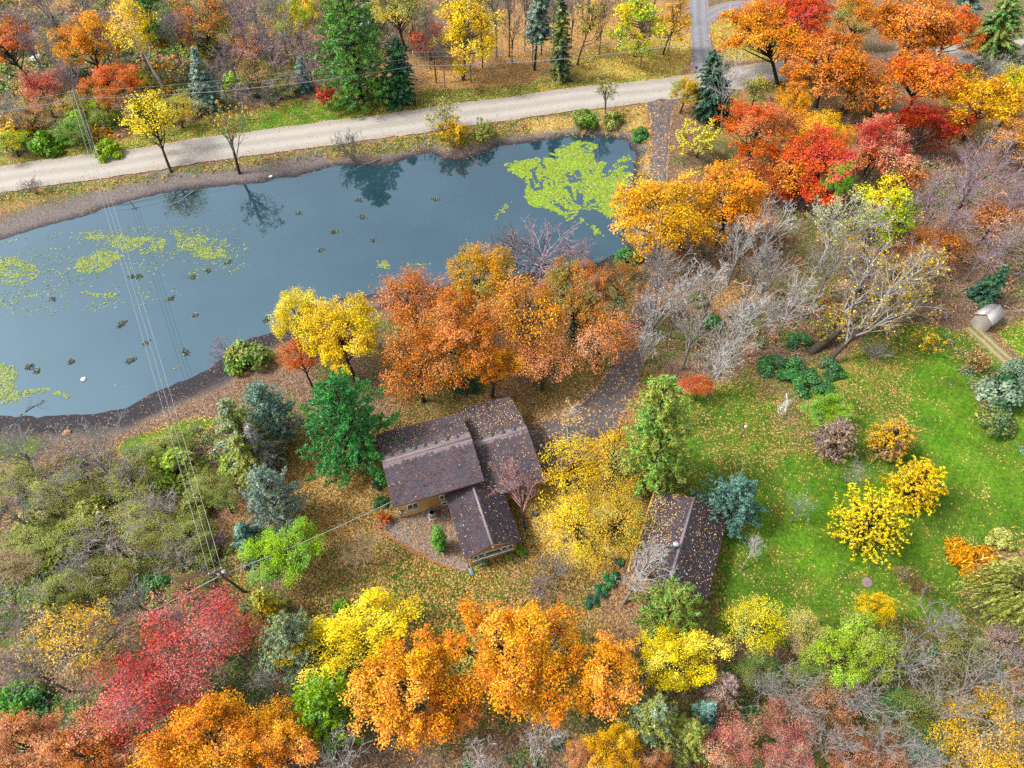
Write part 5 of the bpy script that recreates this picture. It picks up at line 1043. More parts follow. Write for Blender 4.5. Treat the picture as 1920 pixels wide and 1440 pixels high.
TH = .018
def roof_slope(mb, sh, A, B, Ce, De, worn, leaves, ldens, lcols, r, thick=.16):
    """A-B ridge, Ce-De eave (A above De, B above Ce): slab into mb, shingles into sh"""
    A, B, Ce, De = [np.array(v, float) for v in (A, B, Ce, De)]
    n = np.cross(B-A, De-A); n /= np.linalg.norm(n); n = n*np.sign(n[2])
    lo = [p-n*thick for p in (A, B, Ce, De)]; mb.hexa(lo, [A, B, Ce, De])
    run = np.linalg.norm(De-A); Ln = np.linalg.norm(B-A); rows = int(run/.17); cols = int(Ln/.27)
    for i in range(rows):
        s0, s1 = i/rows, (i+1)/rows+.008
        off = r.random()
        tt = np.clip((np.arange(cols+2)-off)/cols, 0, 1)
        L0, R0 = A+(De-A)*s0, B+(Ce-B)*s0; L1, R1 = A+(De-A)*s1, B+(Ce-B)*s1
        for a, b in zip(tt[:-1], tt[1:]):
            if b-a < .004: continue
            b2 = b-.012/Ln; h0 = .006+r.random()*.006; h1 = .022+r.random()*.018
            p = [L0+(R0-L0)*a+n*h0, L0+(R0-L0)*b2+n*h0, L1+(R1-L1)*b2+n*h1, L1+(R1-L1)*a+n*h1]
            sh['V'] += p; sh['V'] += [p[3]-n*h1, p[2]-n*h1]; sh['rd'] += [run*(s0+s1)/2]*2; sh['worn'] += [worn]*2; q = r.random(); sh['rnd'] += [q, q]; 
    u = r.random((int(ldens*run*Ln), 2)); u[:, 1] = u[:, 1]**.85
    C = A+(B-A)*u[:, :1]; D = De+(Ce-De)*u[:, :1]; C = C+(D-C)*u[:, 1:]
    keep = r.random(len(C)) < np.clip(.25+u[:, 1]*run*.45, 0, 1); C = C[keep]
    leaves['C'].append(C+n*.05); leaves['N'].append(np.tile(n, (len(C), 1))); leaves['col'].append(np.array([lin(c) for c in lcols])[r.integers(0, len(lcols), len(C))])
def new_sh(): return dict(V=[], rd=[], worn=[], rnd=[])
def build_shingles(sh, parent):
    V = np.array(sh['V']); n = len(V)//6; i = np.arange(n)[:, None]*6
    F = np.stack([i+[0, 1, 2, 3], i+[3, 2, 5, 4]], 1).reshape(-1, 4)
    # top faces looking up
    nz_ = np.cross(V[F[0::2, 1]]-V[F[0::2, 0]], V[F[0::2, 3]]-V[F[0::2, 0]])[:, 2]
    F[0::2][nz_ < 0] = F[0::2][nz_ < 0][:, ::-1]
    o = link('shingles', mesh('shingles', V, F, M['shingle'], False, {k: ('FACE', 'FLOAT', sh[k]) for k in ('rd', 'worn', 'rnd')}), parent)
    o['kind'] = 'stuff'; return o
def build_leaves(lv, parent_loc, rz, label, ls=(.09, .16)):
    r = rng(); C = np.concatenate(lv['C']); N = np.concatenate(lv['N']); n = len(C)
    o = link('fallen_leaves', leaf_mesh('fallen_leaves', r, C, N+r.normal(0, .25, (n, 3)), r.uniform(*ls, n), None, 'mixed_leaf', .7, col=np.concatenate(lv['col'])*.85)); o.location = tuple(parent_loc); o.rotation_euler = (0, 0, rz)
    return tag(o, label, kind='stuff')
ROOFLF = ['#E8D9B0', '#EFE7D0', '#D9A860', '#C98A4A', '#E6C45A', '#B98A6A']
HR = radians(18.2); HO = (-15.07, 41.61, 0.0)
house = empty('house', HO, 'brown shingled house with three joined gable roofs and tan walls', 'house', None, HR)
r = rng(); lv = dict(C=[], N=[], col=[])
mb = MB(); sh = new_sh()
roof_slope(mb, sh, (0, .05, 7.05), (10.8, .05, 7.05), (10.8, 5.15, 5.35), (0, 5.15, 5.35), .95, lv, 7, ROOFLF, r)
roof_slope(mb, sh, (0, .05, 7.05), (10.8, .05, 7.05), (10.8, -5.05, 5.35), (-.05, -5.1, 5.35), .55, lv, .9, ROOFLF, r)
rf = mb.build('roof', M['roof_deck'], house); tag(rf, 'upper main gable roof'); build_shingles(sh, rf)
MB().hexa([(0, -.12, 7.0), (10.8, -.12, 7.0), (10.8, .22, 7.0), (0, .22, 7.0)], [(0, -.02, 7.12), (10.8, -.02, 7.12), (10.8, .12, 7.12), (0, .12, 7.12)]).build('ridge_cap', M['ridge'], rf)
mb = MB(); sh = new_sh(); lv2 = lv
roof_slope(mb, sh, (10.83, .42, 4.95), (18.05, .42, 4.95), (18.05, 7.05, 3.4), (10.83, 7.05, 3.4), .62, lv, 18, ROOFLF, r)
roof_slope(mb, sh, (10.83, .42, 4.95), (18.05, .42, 4.95), (18.05, -6.3, 3.35), (10.83, -6.3, 3.35), .3, lv, 7, ROOFLF, r)
rg = mb.build('roof', M['roof_deck'], house); tag(rg, 'lower gable roof of the garage wing'); build_shingles(sh, rg)
MB().hexa([(10.84, .25, 4.9), (18.05, .25, 4.9), (18.05, .59, 4.9), (10.84, .59, 4.9)], [(10.84, .35, 5.02), (18.05, .35, 5.02), (18.05, .49, 5.02), (10.84, .49, 5.02)]).build('ridge_cap', M['ridge'], rg)
mb = MB(); sh = new_sh()
roof_slope(mb, sh, (9.42, -4.0, 4.55), (9.42, -12.7, 4.55), (6.2, -12.7, 3.2), (6.2, -4.0, 3.2), -.05, lv, 2.2, ROOFLF, r)
roof_slope(mb, sh, (9.42, -4.0, 4.55), (9.42, -12.7, 4.55), (12.85, -12.7, 3.15), (12.85, -4.0, 3.15), -.05, lv, 3.5, ROOFLF, r)
rw = mb.build('roof', M['roof_deck'], house); tag(rw, 'front wing gable roof running towards the lawn'); build_shingles(sh, rw)
MB().hexa([(9.25, -12.7, 4.5), (9.59, -12.7, 4.5), (9.59, -4.0, 4.5), (9.25, -4.0, 4.5)], [(9.35, -12.7, 4.62), (9.49, -12.7, 4.62), (9.49, -4.0, 4.62), (9.35, -4.0, 4.62)]).build('ridge_cap', M['ridge'], rw)
build_leaves(lv, HO, HR, 'pale fallen leaves sprinkled over the house roofs')
def rz_main(v): return 7.05-abs(v-.05)*(1.7/5.1)
def rz_gar(v): return 4.95-abs(v-.42)*(1.55/6.63)
for u in (1.25, 2.55, 4.05, 5.2, 6.5, 7.9, 9.15):
    z = rz_main(.85); m = MB().hexa([(u-.23, .58, z-.05), (u+.23, .58, z-.05), (u+.23, 1.08, z-.2), (u-.23, 1.08, z-.2)], [(u-.2, .62, z+.3), (u+.2, .62, z+.3), (u+.2, 1.04, z+.2), (u-.2, 1.04, z+.2)]); m.build('roof_vent', M['dark_metal'], rf)
for u in (12.15, 13.5, 14.95, 16.4):
    z = rz_gar(1.05); m = MB().hexa([(u-.23, .78, z-.05), (u+.23, .78, z-.05), (u+.23, 1.28, z-.2), (u-.23, 1.28, z-.2)], [(u-.2, .82, z+.3), (u+.2, .82, z+.3), (u+.2, 1.24, z+.2), (u-.2, 1.24, z+.2)]); m.build('roof_vent', M['dark_metal'], rg)
for u, v in ((6.4, -.75), (3.85, -3.85)):
    z = rz_main(v); MB().lathe([(.2, z-.06), (.09, z+.04), (.06, z+.08), (.06, z+.4), (.045, z+.4), (.045, z+.2)], (u, v, 0), 10).build('vent_pipe', M['dark_metal'], rf)
# walls
def gable_walls(u0, u1, v0, v1, vr, ze0, ze1, zr, along='u', name='wall', mat='siding'):
    """box walls with gable ends; v0 eave side heights"""
    m = MB()
    def P(a, b, z): return (a, b, z) if along == 'u' else (b, a, z)
    V = [P(u0, v0, -.4), P(u1, v0, -.4), P(u1, v1, -.4), P(u0, v1, -.4), P(u0, v0, ze0), P(u1, v0, ze0), P(u1, v1, ze1), P(u0, v1, ze1), P(u0, vr, zr), P(u1, vr, zr)]
    m.add(V, [(0, 1, 5, 4), (2, 3, 7, 6), (1, 2, 6, 5), (3, 0, 4, 7)], [(5, 6, 9), (7, 4, 8)])
    o = m.build(name, M[mat], house); return o
wl = gable_walls(.25, 10.55, -3.85, 4.6, .05, 5.52, 5.27, 6.8); tag(wl, 'tan wall of the tall main part')
gable_walls(10.6, 17.7, -5.7, 6.5, .42, 3.27, 3.3, 4.7)
gable_walls(-12.38, -4.1, 6.75, 12.35, 9.42, 3.18, 3.1, 4.3, 'v')
# clapboard lines on the visible south walls: proud lap edges
m = MB()
for k in range(22): z = .25+k*.24; m.box((.25, -3.875, z), (10.55, -3.849, z+.018))
m.build('clapboards', M['siding'], wl)['kind'] = 'stuff'
MB().box((-.07, -5.14, 5.06), (10.82, -5.06, 5.33)).build('gutter', M['fascia'], house)
MB().box((.2, -4.98, 5.08), (10.6, -3.86, 5.14)).build('soffit', M['siding'], house)
def window(u0, u1, z0, z1, v, nd=1, along='u', mat='white_trim'):
    m = MB(); f = .07; q = MB()
    m.box((u0, v-.05, z0), (u1, v+.04, z0+f)); m.box((u0, v-.05, z1-f), (u1, v+.04, z1)); m.box((u0, v-.05, z0+f), (u0+f, v+.04, z1-f)); m.box((u1-f, v-.05, z0+f), (u1, v+.04, z1-f))
    for k in range(1, nd):
        u = u0+(u1-u0)*k/nd; m.box((u-.035, v-.045, z0+f), (u+.035, v+.03, z1-f))
    w_ = m.build('window', M[mat], house)
    for k in range(nd):
        a = u0+(u1-u0)*k/nd; b = u0+(u1-u0)*(k+1)/nd; MB().box((a+.03, v-.012, z0+.03), (b-.03, v+.02, z1-.03)).build('pane', M['glass'], w_)
    return w_
window(1.5, 2.8, 1.2, 2.6, -3.885, 2); window(5.45, 6.5, 1.45, 2.6, -3.885, 2); window(5.6, 6.9, .1, .85, -3.885, 2)
for a, b in ((7.15, 7.72), (7.78, 8.5), (8.58, 10.45), (10.53, 11.2), (11.26, 11.9)): window(a, b, 1.25, 2.45, -12.42, 1)
MB().box((7.05, -12.5, 1.13), (12.0, -12.35, 1.24)).build('window_sill', M['white_trim'], house)
MB().box((9.3, -12.95, 4.0), (9.54, -12.385, 4.36)).build('ridge_beam', M['siding'], house)
for a, b, c_, d_ in ((6.2, 3.2, 9.42, 4.55), (12.85, 3.15, 9.42, 4.55)):
    MB().hexa([(a, -12.76, b-.3), (c_, -12.76, d_-.3), (c_, -12.702, d_-.3), (a, -12.702, b-.3)], [(a, -12.76, b-.02), (c_, -12.76, d_-.02), (c_, -12.702, d_-.02), (a, -12.702, b-.02)]).build('rake_board', M['fascia'], house)
MB().box((6.12, -12.7, 2.98), (6.19, -4.6, 3.16)).build('gutter', M['fascia'], house)
MB().tube([(6.2, -12.45, 3.0), (6.5, -12.45, 2.7), (6.5, -12.45, .2), (6.5, -12.8, .1)], .05, 6).build('downspout', M['fascia'], house)
MB().tube([(.55, -3.95, .2), (.55, -3.95, 4.6)], .035, 6).build('conduit', M['grey_metal'], house)
MB().box((.42, -4.05, 1.2), (.75, -3.88, 1.8)).lathe([(.11, 0), (.11, .12), (.07, .14)], (.58, -4.1, 1.5), 10).build('electric_meter', M['grey_metal'], house)
MB().box((1.05, -4.0, .9), (1.3, -3.88, 1.25)).build('gas_meter', M['white_trim'], house)
MB().tube([(.3, -4.6, 4.9), (.3, -4.6, 5.9), (.15, -4.75, 6.0)], .03, 6).build('service_mast', M['grey_metal'], house)
def hp(u, v, z=0): return np.array([HO[0]+u*cos(HR)-v*sin(HR), HO[1]+u*sin(HR)+v*cos(HR), z])
# air conditioner on its pad
q = hp(4.15, -4.8); ac = empty('air_conditioner', (q[0], q[1], hz(q[0], q[1])), 'grey outdoor air conditioner with round fan on a concrete pad by the tan wall', 'air conditioner', None, HR)
MB().box((-.55, -.55, -.1), (.55, .55, .12)).build('pad', M['concrete'], ac)
MB().box((-.4, -.4, .12), (.4, .4, .9)).build('cabinet', M['grey_metal'], ac)
m = MB()
for k in range(5): m.lathe([(.07*k+.03, .93), (.07*k+.045, .93), (.07*k+.045, .95), (.07*k+.03, .95)], (0, 0, 0), 16)
m.build('fan_grille', M['dark_metal'], ac)
m = MB()
for k in range(4):
    a = k*pi/2; m.hexa([(.05*cos(a), .05*sin(a), .903), (.32*cos(a-.3), .32*sin(a-.3), .903), (.32*cos(a+.3), .32*sin(a+.3), .903), (.04*cos(a+.3), .04*sin(a+.3), .903)], [(.05*cos(a), .05*sin(a), .915), (.32*cos(a-.3), .32*sin(a-.3), .92), (.32*cos(a+.3), .32*sin(a+.3), .915), (.04*cos(a+.3), .04*sin(a+.3), .915)])
m.build('fan', M['dark_metal'], ac)
q = U(883, 1073); sb = MB().hexa([(-.2, -.45, 0), (.2, -.45, 0), (.16, .45, 0), (-.16, .45, 0)], [(-.2, -.45, .07), (.2, -.45, .07), (.16, .45, .13), (-.16, .45, .13)]).box((-.21, -.45, .07), (-.17, .45, .15)).box((.17, -.45, .07), (.21, .45, .15)).build('splash_block', simple('blue_plastic', (.16, .26, .30), .6)); sb.location = (q[0], q[1], hz(*q[:2])); sb.rotation_euler = (0, 0, HR); tag(sb, 'blue grey splash block at the downspout foot by the window wall', 'splash block')
# ------------------------------------------------------------------ detached garage
GR = radians(-113); GO = (21.12, 38.31, 0.0)
gar = empty('garage', GO, 'detached garage with a leaf sprinkled brown gable roof and a metal flue', 'garage', None, GR)
mb = MB(); sh = new_sh(); lv = dict(C=[], N=[], col=[])
roof_slope(mb, sh, (0, 0, 4.6), (10.9, 0, 4.6), (10.9, -4.4, 3.05), (0, -4.4, 3.05), -.15, lv, 26, ['#E9D68A', '#EFE3B8', '#DDB050', '#C98A3A', '#B97A40'], r)
roof_slope(mb, sh, (0, 0, 4.6), (10.9, 0, 4.6), (10.9, 4.25, 3.05), (0, 4.25, 3.05), -.3, lv, 10, ROOFLF, r)
gr_ = mb.build('roof', M['roof_deck'], gar); build_shingles(sh, gr_)
M['garage_ridge'] = simple('garage_ridge', (.17, .135, .15), .9, var=.2, scale=4)
MB().hexa([(0, -.22, 4.54), (10.9, -.22, 4.54), (10.9, .22, 4.54), (0, .22, 4.54)], [(0, -.06, 4.72), (10.9, -.06, 4.72), (10.9, .06, 4.72), (0, .06, 4.72)]).build('ridge_cap', M['garage_ridge'], gr_)
V = [(.3, -4.0, -.4), (10.6, -4.0, -.4), (10.6, 3.9, -.4), (.3, 3.9, -.4), (.3, -4.0, 3.0), (10.6, -4.0, 3.0), (10.6, 3.9, 3.0), (.3, 3.9, 3.0), (.3, 0, 4.4), (10.6, 0, 4.4)]
MB().add(V, [(0, 1, 5, 4), (2, 3, 7, 6), (1, 2, 6, 5), (3, 0, 4, 7)], [(5, 6, 9), (7, 4, 8)]).build('wall', M['siding'], gar)
MB().box((0, -4.56, 2.88), (10.9, -4.42, 2.92)).box((0, -4.6, 2.88), (10.9, -4.56, 3.03)).build('gutter', M['fascia'], gar)
MB().box((0, 4.27, 2.86), (10.9, 4.33, 3.02)).build('fascia', M['fascia'], gar)
fl = MB().lathe([(.34, 4.3), (.3, 4.45), (.17, 4.55), (.17, 5.35)], (6.9, -.55, 0), 14).build('flue', M['dark_metal'], gar)
MB().lathe([(.13, 5.36), (.34, 5.42), (.34, 5.5), (.2, 5.58), (.02, 5.62)], (6.9, -.55, 0), 14).build('flue_cap', M['bright_metal'], fl)
MB().box((6.5, -1.0, 4.2), (7.05, -.75, 4.62)).build('roof_vent', M['dark_metal'], gr_)
n = 900; lv['C'].append(np.column_stack([r.uniform(0, 10.9, n), r.uniform(-4.56, -4.38, n), r.uniform(2.95, 3.1, n)])); lv['N'].append(np.tile([0, 0, 1.], (n, 1))); lv['col'].append(np.array([lin(c) for c in LF_Y])[r.integers(0, len(LF_Y), n)])
build_leaves(lv, GO, GR, 'yellow and pale fallen leaves on the garage roof and in its gutter')

# ------------------------------------------------------------------ poles and wires
M['pole_wood'] = simple('pole_wood', (.16, .11, .08), .9, var=.3, scale=2)
M['pole_grey'] = simple('pole_grey', (.27, .24, .22), .9, var=.3, scale=2)
M['pole_tan'] = simple('pole_tan', (.36, .23, .12), .9, var=.25, scale=2)
M['wire'] = simple('wire', (.26, .265, .28), .5, .4)
M['ceramic'] = simple('ceramic', (.62, .6, .58), .35, .5)
def pole(base, top, H, label, mat, arm=None, r0=.16):
    B = base_of(base, None); T = U(*top, B[2]+H); v = T-B
    o = empty('utility_pole', B, label, 'utility pole')
    MB().tube([(0, 0, -.4), tuple(v*.5), tuple(v)], [r0, r0*.85, r0*.68], 10).build('shaft', M[mat], o)
    return o, B, v, T
p1, B1, v1, T1 = pole((178, 286), (136, 168), 12, 'grey utility pole standing at the road edge, upper left', 'pole_grey')
p2, B2, v2, T2 = pole((782, 198), (774, 96), 11, 'tan wooden utility pole on the verge beside the dark green spruce', 'pole_tan')
p3, B3, v3, T3 = pole((457, 1108), (403, 1070), 9.5, 'brown utility pole carrying a grey transformer, lower left', 'pole_wood', r0=.17)
d31 = unit((T1-T3)*[1, 1, 0]); s31 = np.array([-d31[1], d31[0], 0])
for o, v, dx in ((p1, v1, s31), (p3, v3, s31)):
    for z in (.97,):
        c = v*z; a, b = c-dx*.75, c+dx*.75
        ca = MB(); n_ = d31*.06
        ca.hexa([a-n_-[0, 0, .06], b-n_-[0, 0, .06], b+n_-[0, 0, .06], a+n_-[0, 0, .06]], [a-n_+[0, 0, .06], b-n_+[0, 0, .06], b+n_+[0, 0, .06], a+n_+[0, 0, .06]]).build('crossarm', M['pole_grey' if o is p1 else 'pole_wood'], o)
        for k in (-1, 0, 1):
            q = c+dx*.62*k; MB().lathe([(.03, .06), (.07, .1), (.05, .15), (.08, .2), (.03, .27)], q+(0 if k else .01)*dx, 8).build('insulator', M['ceramic'], o)
c = v3*.82-s31*.42
tr_ = MB().lathe([(.22, -.5), (.25, -.47), (.25, .32), (.2, .4), (.06, .42)], c, 14).build('transformer', M['grey_metal'], p3)
for k in (-.1, .1): MB().lathe([(.05, .4), (.07, .47), (.05, .54), (.06, .6), (.02, .66)], c+np.array([k, 0, 0]), 8).build('bushing', M['ceramic'], tr_)
MB().tube([c+[0, 0, .6], v3*.97-s31*.62], .015, 5).build('jumper', M['wire'], p3)
cs = v3*.9-d31*.2; MB().box(cs-[.09, .09, .25], cs+[.09, .09, .25]).build('fuse_switch', M['ceramic'], p3)
for k in (-1, 1): MB().tube([v3*.97+s31*.5*k, v3*.86+s31*.06*k], .025, 5).build('brace', M['grey_metal'], p3)
c = v2*.985; MB().lathe([(.04, 0), (.08, .05), (.05, .12), (.08, .18), (.03, .26)], c, 8).build('insulator', M['ceramic'], p2)
c2 = v2*.72+np.array([.16, -.1, 0]); MB().lathe([(.12, -.12), (.16, 0), (.12, .12)], c2, 8).build('splice_box', M['ceramic'], p2)
def wire(A, B, sag, label, rad=.028, n=24, group=None):
    A, B = np.array(A, float), np.array(B, float); tt = np.linspace(0, 1, n)[:, None]
    P = A+(B-A)*tt-np.array([0, 0, 1])*4*sag*tt*(1-tt)
    o = MB().tube(P, rad, 5).build('wire', M['wire']); return tag(o, label, 'wire', group)
for k, nm in ((-1, 'leftmost'), (0, 'middle'), (1, 'rightmost')):
    wire(T1+s31*.62*k*-1-v1*.03+[0, 0, .27], T3+s31*.62*k*-1-v3*.03+[0, 0, .27], 1.4, '%s of the three wires crossing the pond from the roadside pole' % nm, .02, 40, 'three wires across the pond')
wire(T3-v3*.2, hp(.15, -4.75, 6.0), .5, 'service wire from the transformer pole to the house corner', .04)
e1 = U(270, 1150, 5.5); e1 = T3-v3*.2+(e1-T3+v3*.2)*2.0
wire(T3-v3*.2, e1, .3, 'wire from the transformer pole to the lower left thicket', .04)
dr = unit((B2-B1)*[1, 1, 0])
def far(T, s, z): return np.array([T[0]+dr[0]*s, T[1]+dr[1]*s, z])
A1 = B1+v1*.86; A2 = B2+v2*.74
wire(A1, A2, 1.2, 'thick wire along the road between the two roadside poles', .05, 30)
E3 = U(1400, 62, 8.5)
wire(A2, E3, 1.6, 'thick wire along the road from the tan pole to the orange maples', .06, 30)
wire(A1, A1-dr*70+[0, 0, 0], 1.0, 'thick wire along the road leaving at the left edge', .06)
for f, lb in ((.97, 'upper'), (.88, 'lower')):
    wire(B1+v1*f, B2+v2*(f+.015), 1.1, '%s thin wire between the two roadside poles' % lb, .022, 30)
    wire(B1+v1*f, B1+v1*f-dr*70, 1.0, '%s thin wire leaving at the left edge' % lb, .022)
    wire(B2+v2*(f+.015), U(1400, 62, 8.5)+[0, 0, 3*(f-.6)+.6], 1.4, '%s thin wire from the tan pole to the orange maples' % lb, .022, 30)
# ------------------------------------------------------------------ small things
# shed
q = U(1843, 606); sr = radians(35); shed = empty('shed', (q[0], q[1], hz(*q[:2])), 'little grey shed with a pale metal roof at the right edge behind yellow leaves', 'shed', None, sr)
m = MB(); V = [(-1.5, -1.2, -.3), (1.5, -1.2, -.3), (1.5, 1.2, -.3), (-1.5, 1.2, -.3), (-1.5, -1.2, 2.0), (1.5, -1.2, 2.0), (1.5, 1.2, 2.0), (-1.5, 1.2, 2.0), (-1.5, 0, 2.9), (1.5, 0, 2.9)]
m.add(V, [(0, 1, 5, 4), (2, 3, 7, 6), (1, 2, 6, 5), (3, 0, 4, 7)], [(5, 6, 9), (7, 4, 8)]).build('wall', simple('grey_wood', (.28, .25, .22), .9), shed)
M['tin'] = simple('tin', (.33, .315, .30), .5, .4, .3, var=.3, scale=1.2)
m = MB()
for s_ in (-1, 1): m.hexa([(-1.7, 0, 2.9), (1.7, 0, 2.9), (1.7, 1.45*s_, 1.85), (-1.7, 1.45*s_, 1.85)], [(-1.7, 0, 2.98), (1.7, 0, 2.98), (1.7, 1.45*s_, 1.93), (-1.7, 1.45*s_, 1.93)])
sr_ = m.build('roof', M['tin'], shed); m = MB()
for k in range(8):
    u = -1.65+k*.47
    for s_ in (-1, 1): m.hexa([(u, 0, 2.985), (u+.05, 0, 2.985), (u+.05, 1.45*s_, 1.935), (u, 1.45*s_, 1.935)], [(u, 0, 3.02), (u+.05, 0, 3.02), (u+.05, 1.45*s_, 1.97), (u, 1.45*s_, 1.97)])
m.build('roof_seams', M['tin'], sr_)
MB().box((-.4, -1.26, 0), (.4, -1.21, 1.75)).build('door', M['fascia'], shed)
# garden windmill
q = U(1463, 775); wm = empty('windmill', (q[0], q[1], hz(*q[:2])), 'small white lattice garden windmill on the leafy lawn below the yews', 'windmill')
Hm = 2.9; m = MB(); cr = [np.array([(.55*sx), (.55*sy), 0]) for sx, sy in ((1, 1), (-1, 1), (-1, -1), (1, -1))]; tp = np.array([0, 0, Hm])
for c in cr: MB().tube([c, c*.12+tp], .022, 5).build('leg', M['ceramic'], wm)
for k in range(1, 5):
    f = k/5.5; ring = [c*(1-f*.88)+tp*f for c in cr]
    for a, b in zip(ring, ring[1:]+ring[:1]): m.tube([a, b], .02, 4)
    f2 = (k-1)/5.5; ring2 = [c*(1-f2*.88)+tp*f2 for c in cr]
    for i in range(4): m.tube([ring2[i], ring[(i+1) % 4]], .015, 4)
m.build('lattice', M['white_trim'], wm)
hub = MB().lathe([(.05, -.15), (.09, -.1), (.09, .1), (.05, .15)], (0, 0, Hm+.1), 8).build('hub', M['grey_metal'], wm)
for k in range(8):
    a = k*pi/4; ca, sa = cos(a), sin(a); c0 = np.array([.15, -.3, Hm+.1]); da = np.array([ca, 0, sa]); pa = np.array([-sa, 0, ca])
    MB().hexa([c0+da*.1-pa*.04, c0+da*.42-pa*.08, c0+da*.42+pa*.08, c0+da*.1+pa*.04], [c0+da*.1-pa*.04+[0, -.03, 0], c0+da*.42-pa*.08+[0, -.06, 0], c0+da*.42+pa*.08+[0, -.01, 0], c0+da*.1+pa*.04+[0, -.02, 0]]).build('blade', M['white_trim'], wm)
MB().hexa([(-.02, .2, Hm+.05), (.02, .2, Hm+.05), (.02, .9, Hm-.1), (-.02, .9, Hm-.1)], [(-.02, .2, Hm+.15), (.02, .2, Hm+.15), (.02, .9, Hm+.35), (-.02, .9, Hm+.35)]).build('tail_vane', M['white_trim'], wm)
def lamp_post(px, py, h, label, mat):
    q = U(px, py); o = empty('lamp_post', (q[0], q[1], hz(*q[:2])), label, 'lamp post')
    MB().tube([(0, 0, -.2), (0, 0, h)], .05, 8).lathe([(.12, 0), (.12, .08), (.06, .2)], (0, 0, 0), 10).build('post', M[mat], o)
    ln = MB().lathe([(.08, h), (.16, h+.08), (.2, h+.4), (.14, h+.42)], (0, 0, 0), 8).build('lantern', M['ceramic'], o)
    MB().lathe([(.24, h+.42), (.06, h+.58), (.02, h+.66)], (0, 0, 0), 8).build('lantern_cap', M['white_trim'], o)
lamp_post(1389, 820, 2.1, 'dark post with a white head standing alone on the lawn', 'dark_metal')
lamp_post(1013, 856, 2.2, 'white headed lamp post at the garage wing corner beside the yellow trees', 'dark_metal')
# mailbox
q = U(1304, 136); mbx = empty('mailbox', (q[0], q[1], hz(*q[:2])), 'dark red mailbox on a post at the mouth of the grey driveway', 'mailbox')
MB().box((-.06, -.06, -.2), (.06, .06, 1.0)).build('post', M['pole_wood'], mbx)
V = [(x, .16*cos(a), 1.02+.18+.16*sin(a)) for x in (-.28, .28) for a in np.linspace(0, pi, 7)]+[(x, s_*.16, 1.0) for x in (-.28, .28) for s_ in (1, -1)]
m = MB(); Q = [(i, i+1, i+8, i+7) for i in range(6)]+[(14, 0, 7, 16), (6, 15, 17, 13), (15, 14, 16, 17)]; m.add(V, Q, [(14, 0, 3), (14, 3, 15), (3, 6, 15), (0, 1, 3), (1, 2, 3), (3, 4, 5), (3, 5, 6), (16, 10, 7), (16, 17, 10), (10, 17, 13), (7, 10, 8), (8, 10, 9), (10, 12, 11), (10, 13, 12)])
bx_ = m.build('box', simple('dark_red_paint', (.12, .025, .02), .5), mbx); MB().box((-.02, -.2, 1.2), (.12, -.165, 1.42)).build('flag', simple('red_paint', (.5, .04, .03), .5), bx_)
# boulders, planters, logs
def rock(px, py, wpx, col, label, name='boulder', flat=.6, z=None, cat='boulder'):
    r = rng(); q = U(px, py, 0 if z is None else z); R = wpx/2*depth(px, py)/FPX
    m = MB(); k = 10; prof = [(.55, -.3), (.95, 0), (1, .25), (.8, .6), (.4, .85), (.08, .92)]
    m.lathe([(a*R, b*R*flat*1.2) for a, b in prof], (0, 0, 0), k); V = np.concatenate(m.V); V += (fbm(V[:, 0]/R*1.3+px, V[:, 1]/R*1.3+V[:, 2]/R, 3)[:, None]-.5)*.7*R*np.array([1, 1, .6]); m.V = [V]
    o = m.build(name, simple('stone_%d' % px, col, .9, var=.3, scale=4), None); o.location = (q[0], q[1], hz(*q[:2]) if z is None else z); return tag(o, label, cat)
rock(122, 808, 16, (.42, .19, .09), 'orange brown boulder on the mud below the fan shaped bare tree')
rock(505, 323, 7, (.6, .55, .48), 'pale stone on the far shore by the half bare tree')
rock(157, 712, 11, (.6, .6, .58), 'pale stone standing in the water near the lower left weed mat', z=WATER)
rock(830, 1037, 5, (.75, .74, .7), 'white round stone in the pebble bed below the arborvitae', cat='stone')
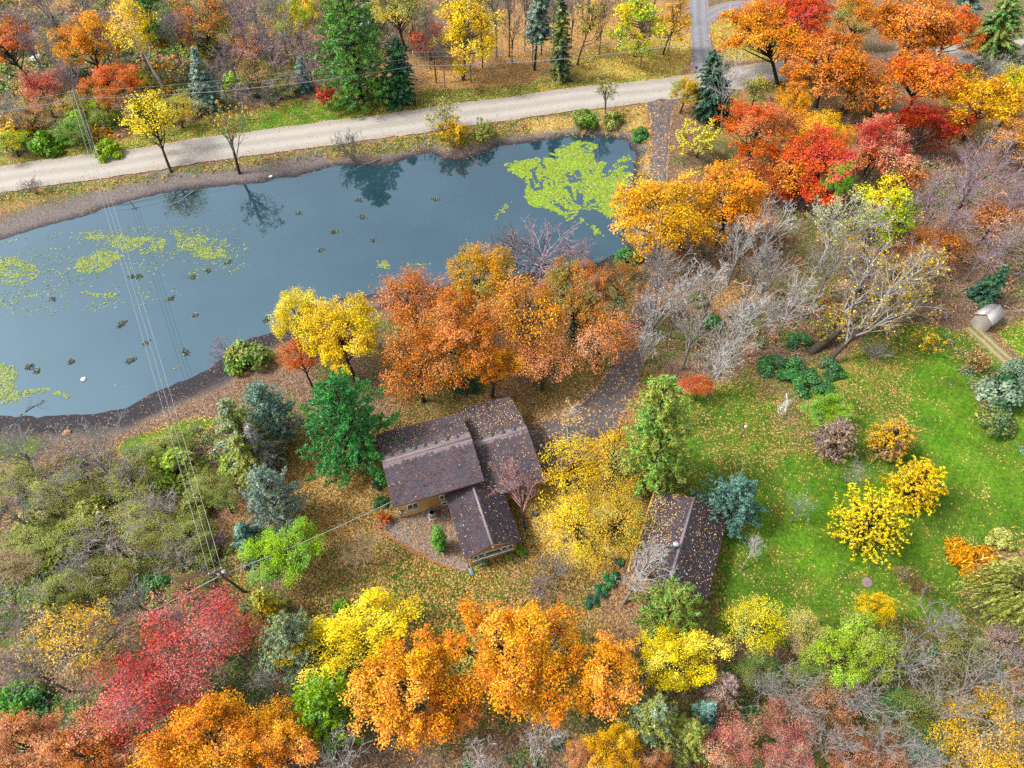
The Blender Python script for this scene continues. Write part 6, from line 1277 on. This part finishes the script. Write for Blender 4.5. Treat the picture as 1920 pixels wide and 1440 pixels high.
rock(237, 903, 12, (.30, .28, .27), 'grey stone in the thicket by the shore', cat='stone')
rock(1625, 1093, 22, (.17, .13, .11), 'low dark heap of stones in the middle of the lawn', 'stone_heap', .25, cat='stone heap')
rock(70, 112, 24, (.72, .72, .74), 'white boulder showing between trees, far left', cat='boulder')
for x, y, lb in ((1002, 966, 'dark planter against the front wing, farther one'), (985, 987, 'dark planter against the front wing, nearer the crabapple')):
    q = U(x, y); o = MB().lathe([(.2, 0), (.3, .45), (.34, .5), (.3, .5), (.27, .42), (.0, .42)], (0, 0, 0), 12).build('planter', M['dark_metal']); o.location = (q[0], q[1], hz(*q[:2])); tag(o, lb, 'planter')
def log(a, b, rad, label, col='bark', za=None, zb=None):
    A = U(*a); B = U(*b); A[2] = hz(*A[:2])+.15 if za is None else za; B[2] = max(hz(*B[:2]), WATER)+.05 if zb is None else zb
    g = rng(); m = MB(); tt = np.linspace(0, 1, 6)[:, None]; P = A+(B-A)*tt; P[1:-1] += g.normal(0, .12, (4, 3)); m.tube(P, np.linspace(rad, rad*.5, 6), 7)
    for k in range(4):
        p = P[k+1]; d = unit(g.normal(0, 1, 3)+[0, 0, .5]+(B-A)/np.linalg.norm(B-A)); m.tube([p, p+d*1.0, p+d*1.7+g.normal(0, .2, 3)], [rad*.35, rad*.2, .02], 5)
    o = m.build('fallen_log', simple('log_%d' % a[0], lin(HEX[col])*.7, .9, var=.3), None, True); return tag(o, label, 'log')
log((862, 272), (902, 302), .24, 'fallen dark trunk sloping from the willow shrub into the water')
log((362, 350), (315, 378), .14, 'fallen pale branch at the pond edge below the leaning yellow tree', 'greybark')
log((712, 292), (668, 306), .12, 'curved dead branch on the shore below the bare round shrub', 'greybark')
log((1188, 372), (1150, 366), .10, 'dark dead branch reaching from the bank into the duckweed', 'bark')
log((0, 862), (36, 840), .12, 'dead branch lying on the grass at the left edge', 'greybark')
log((30, 770), (75, 742), .08, 'thin stick across the lower left weed mat', 'greybark', WATER+.1, WATER+.05)
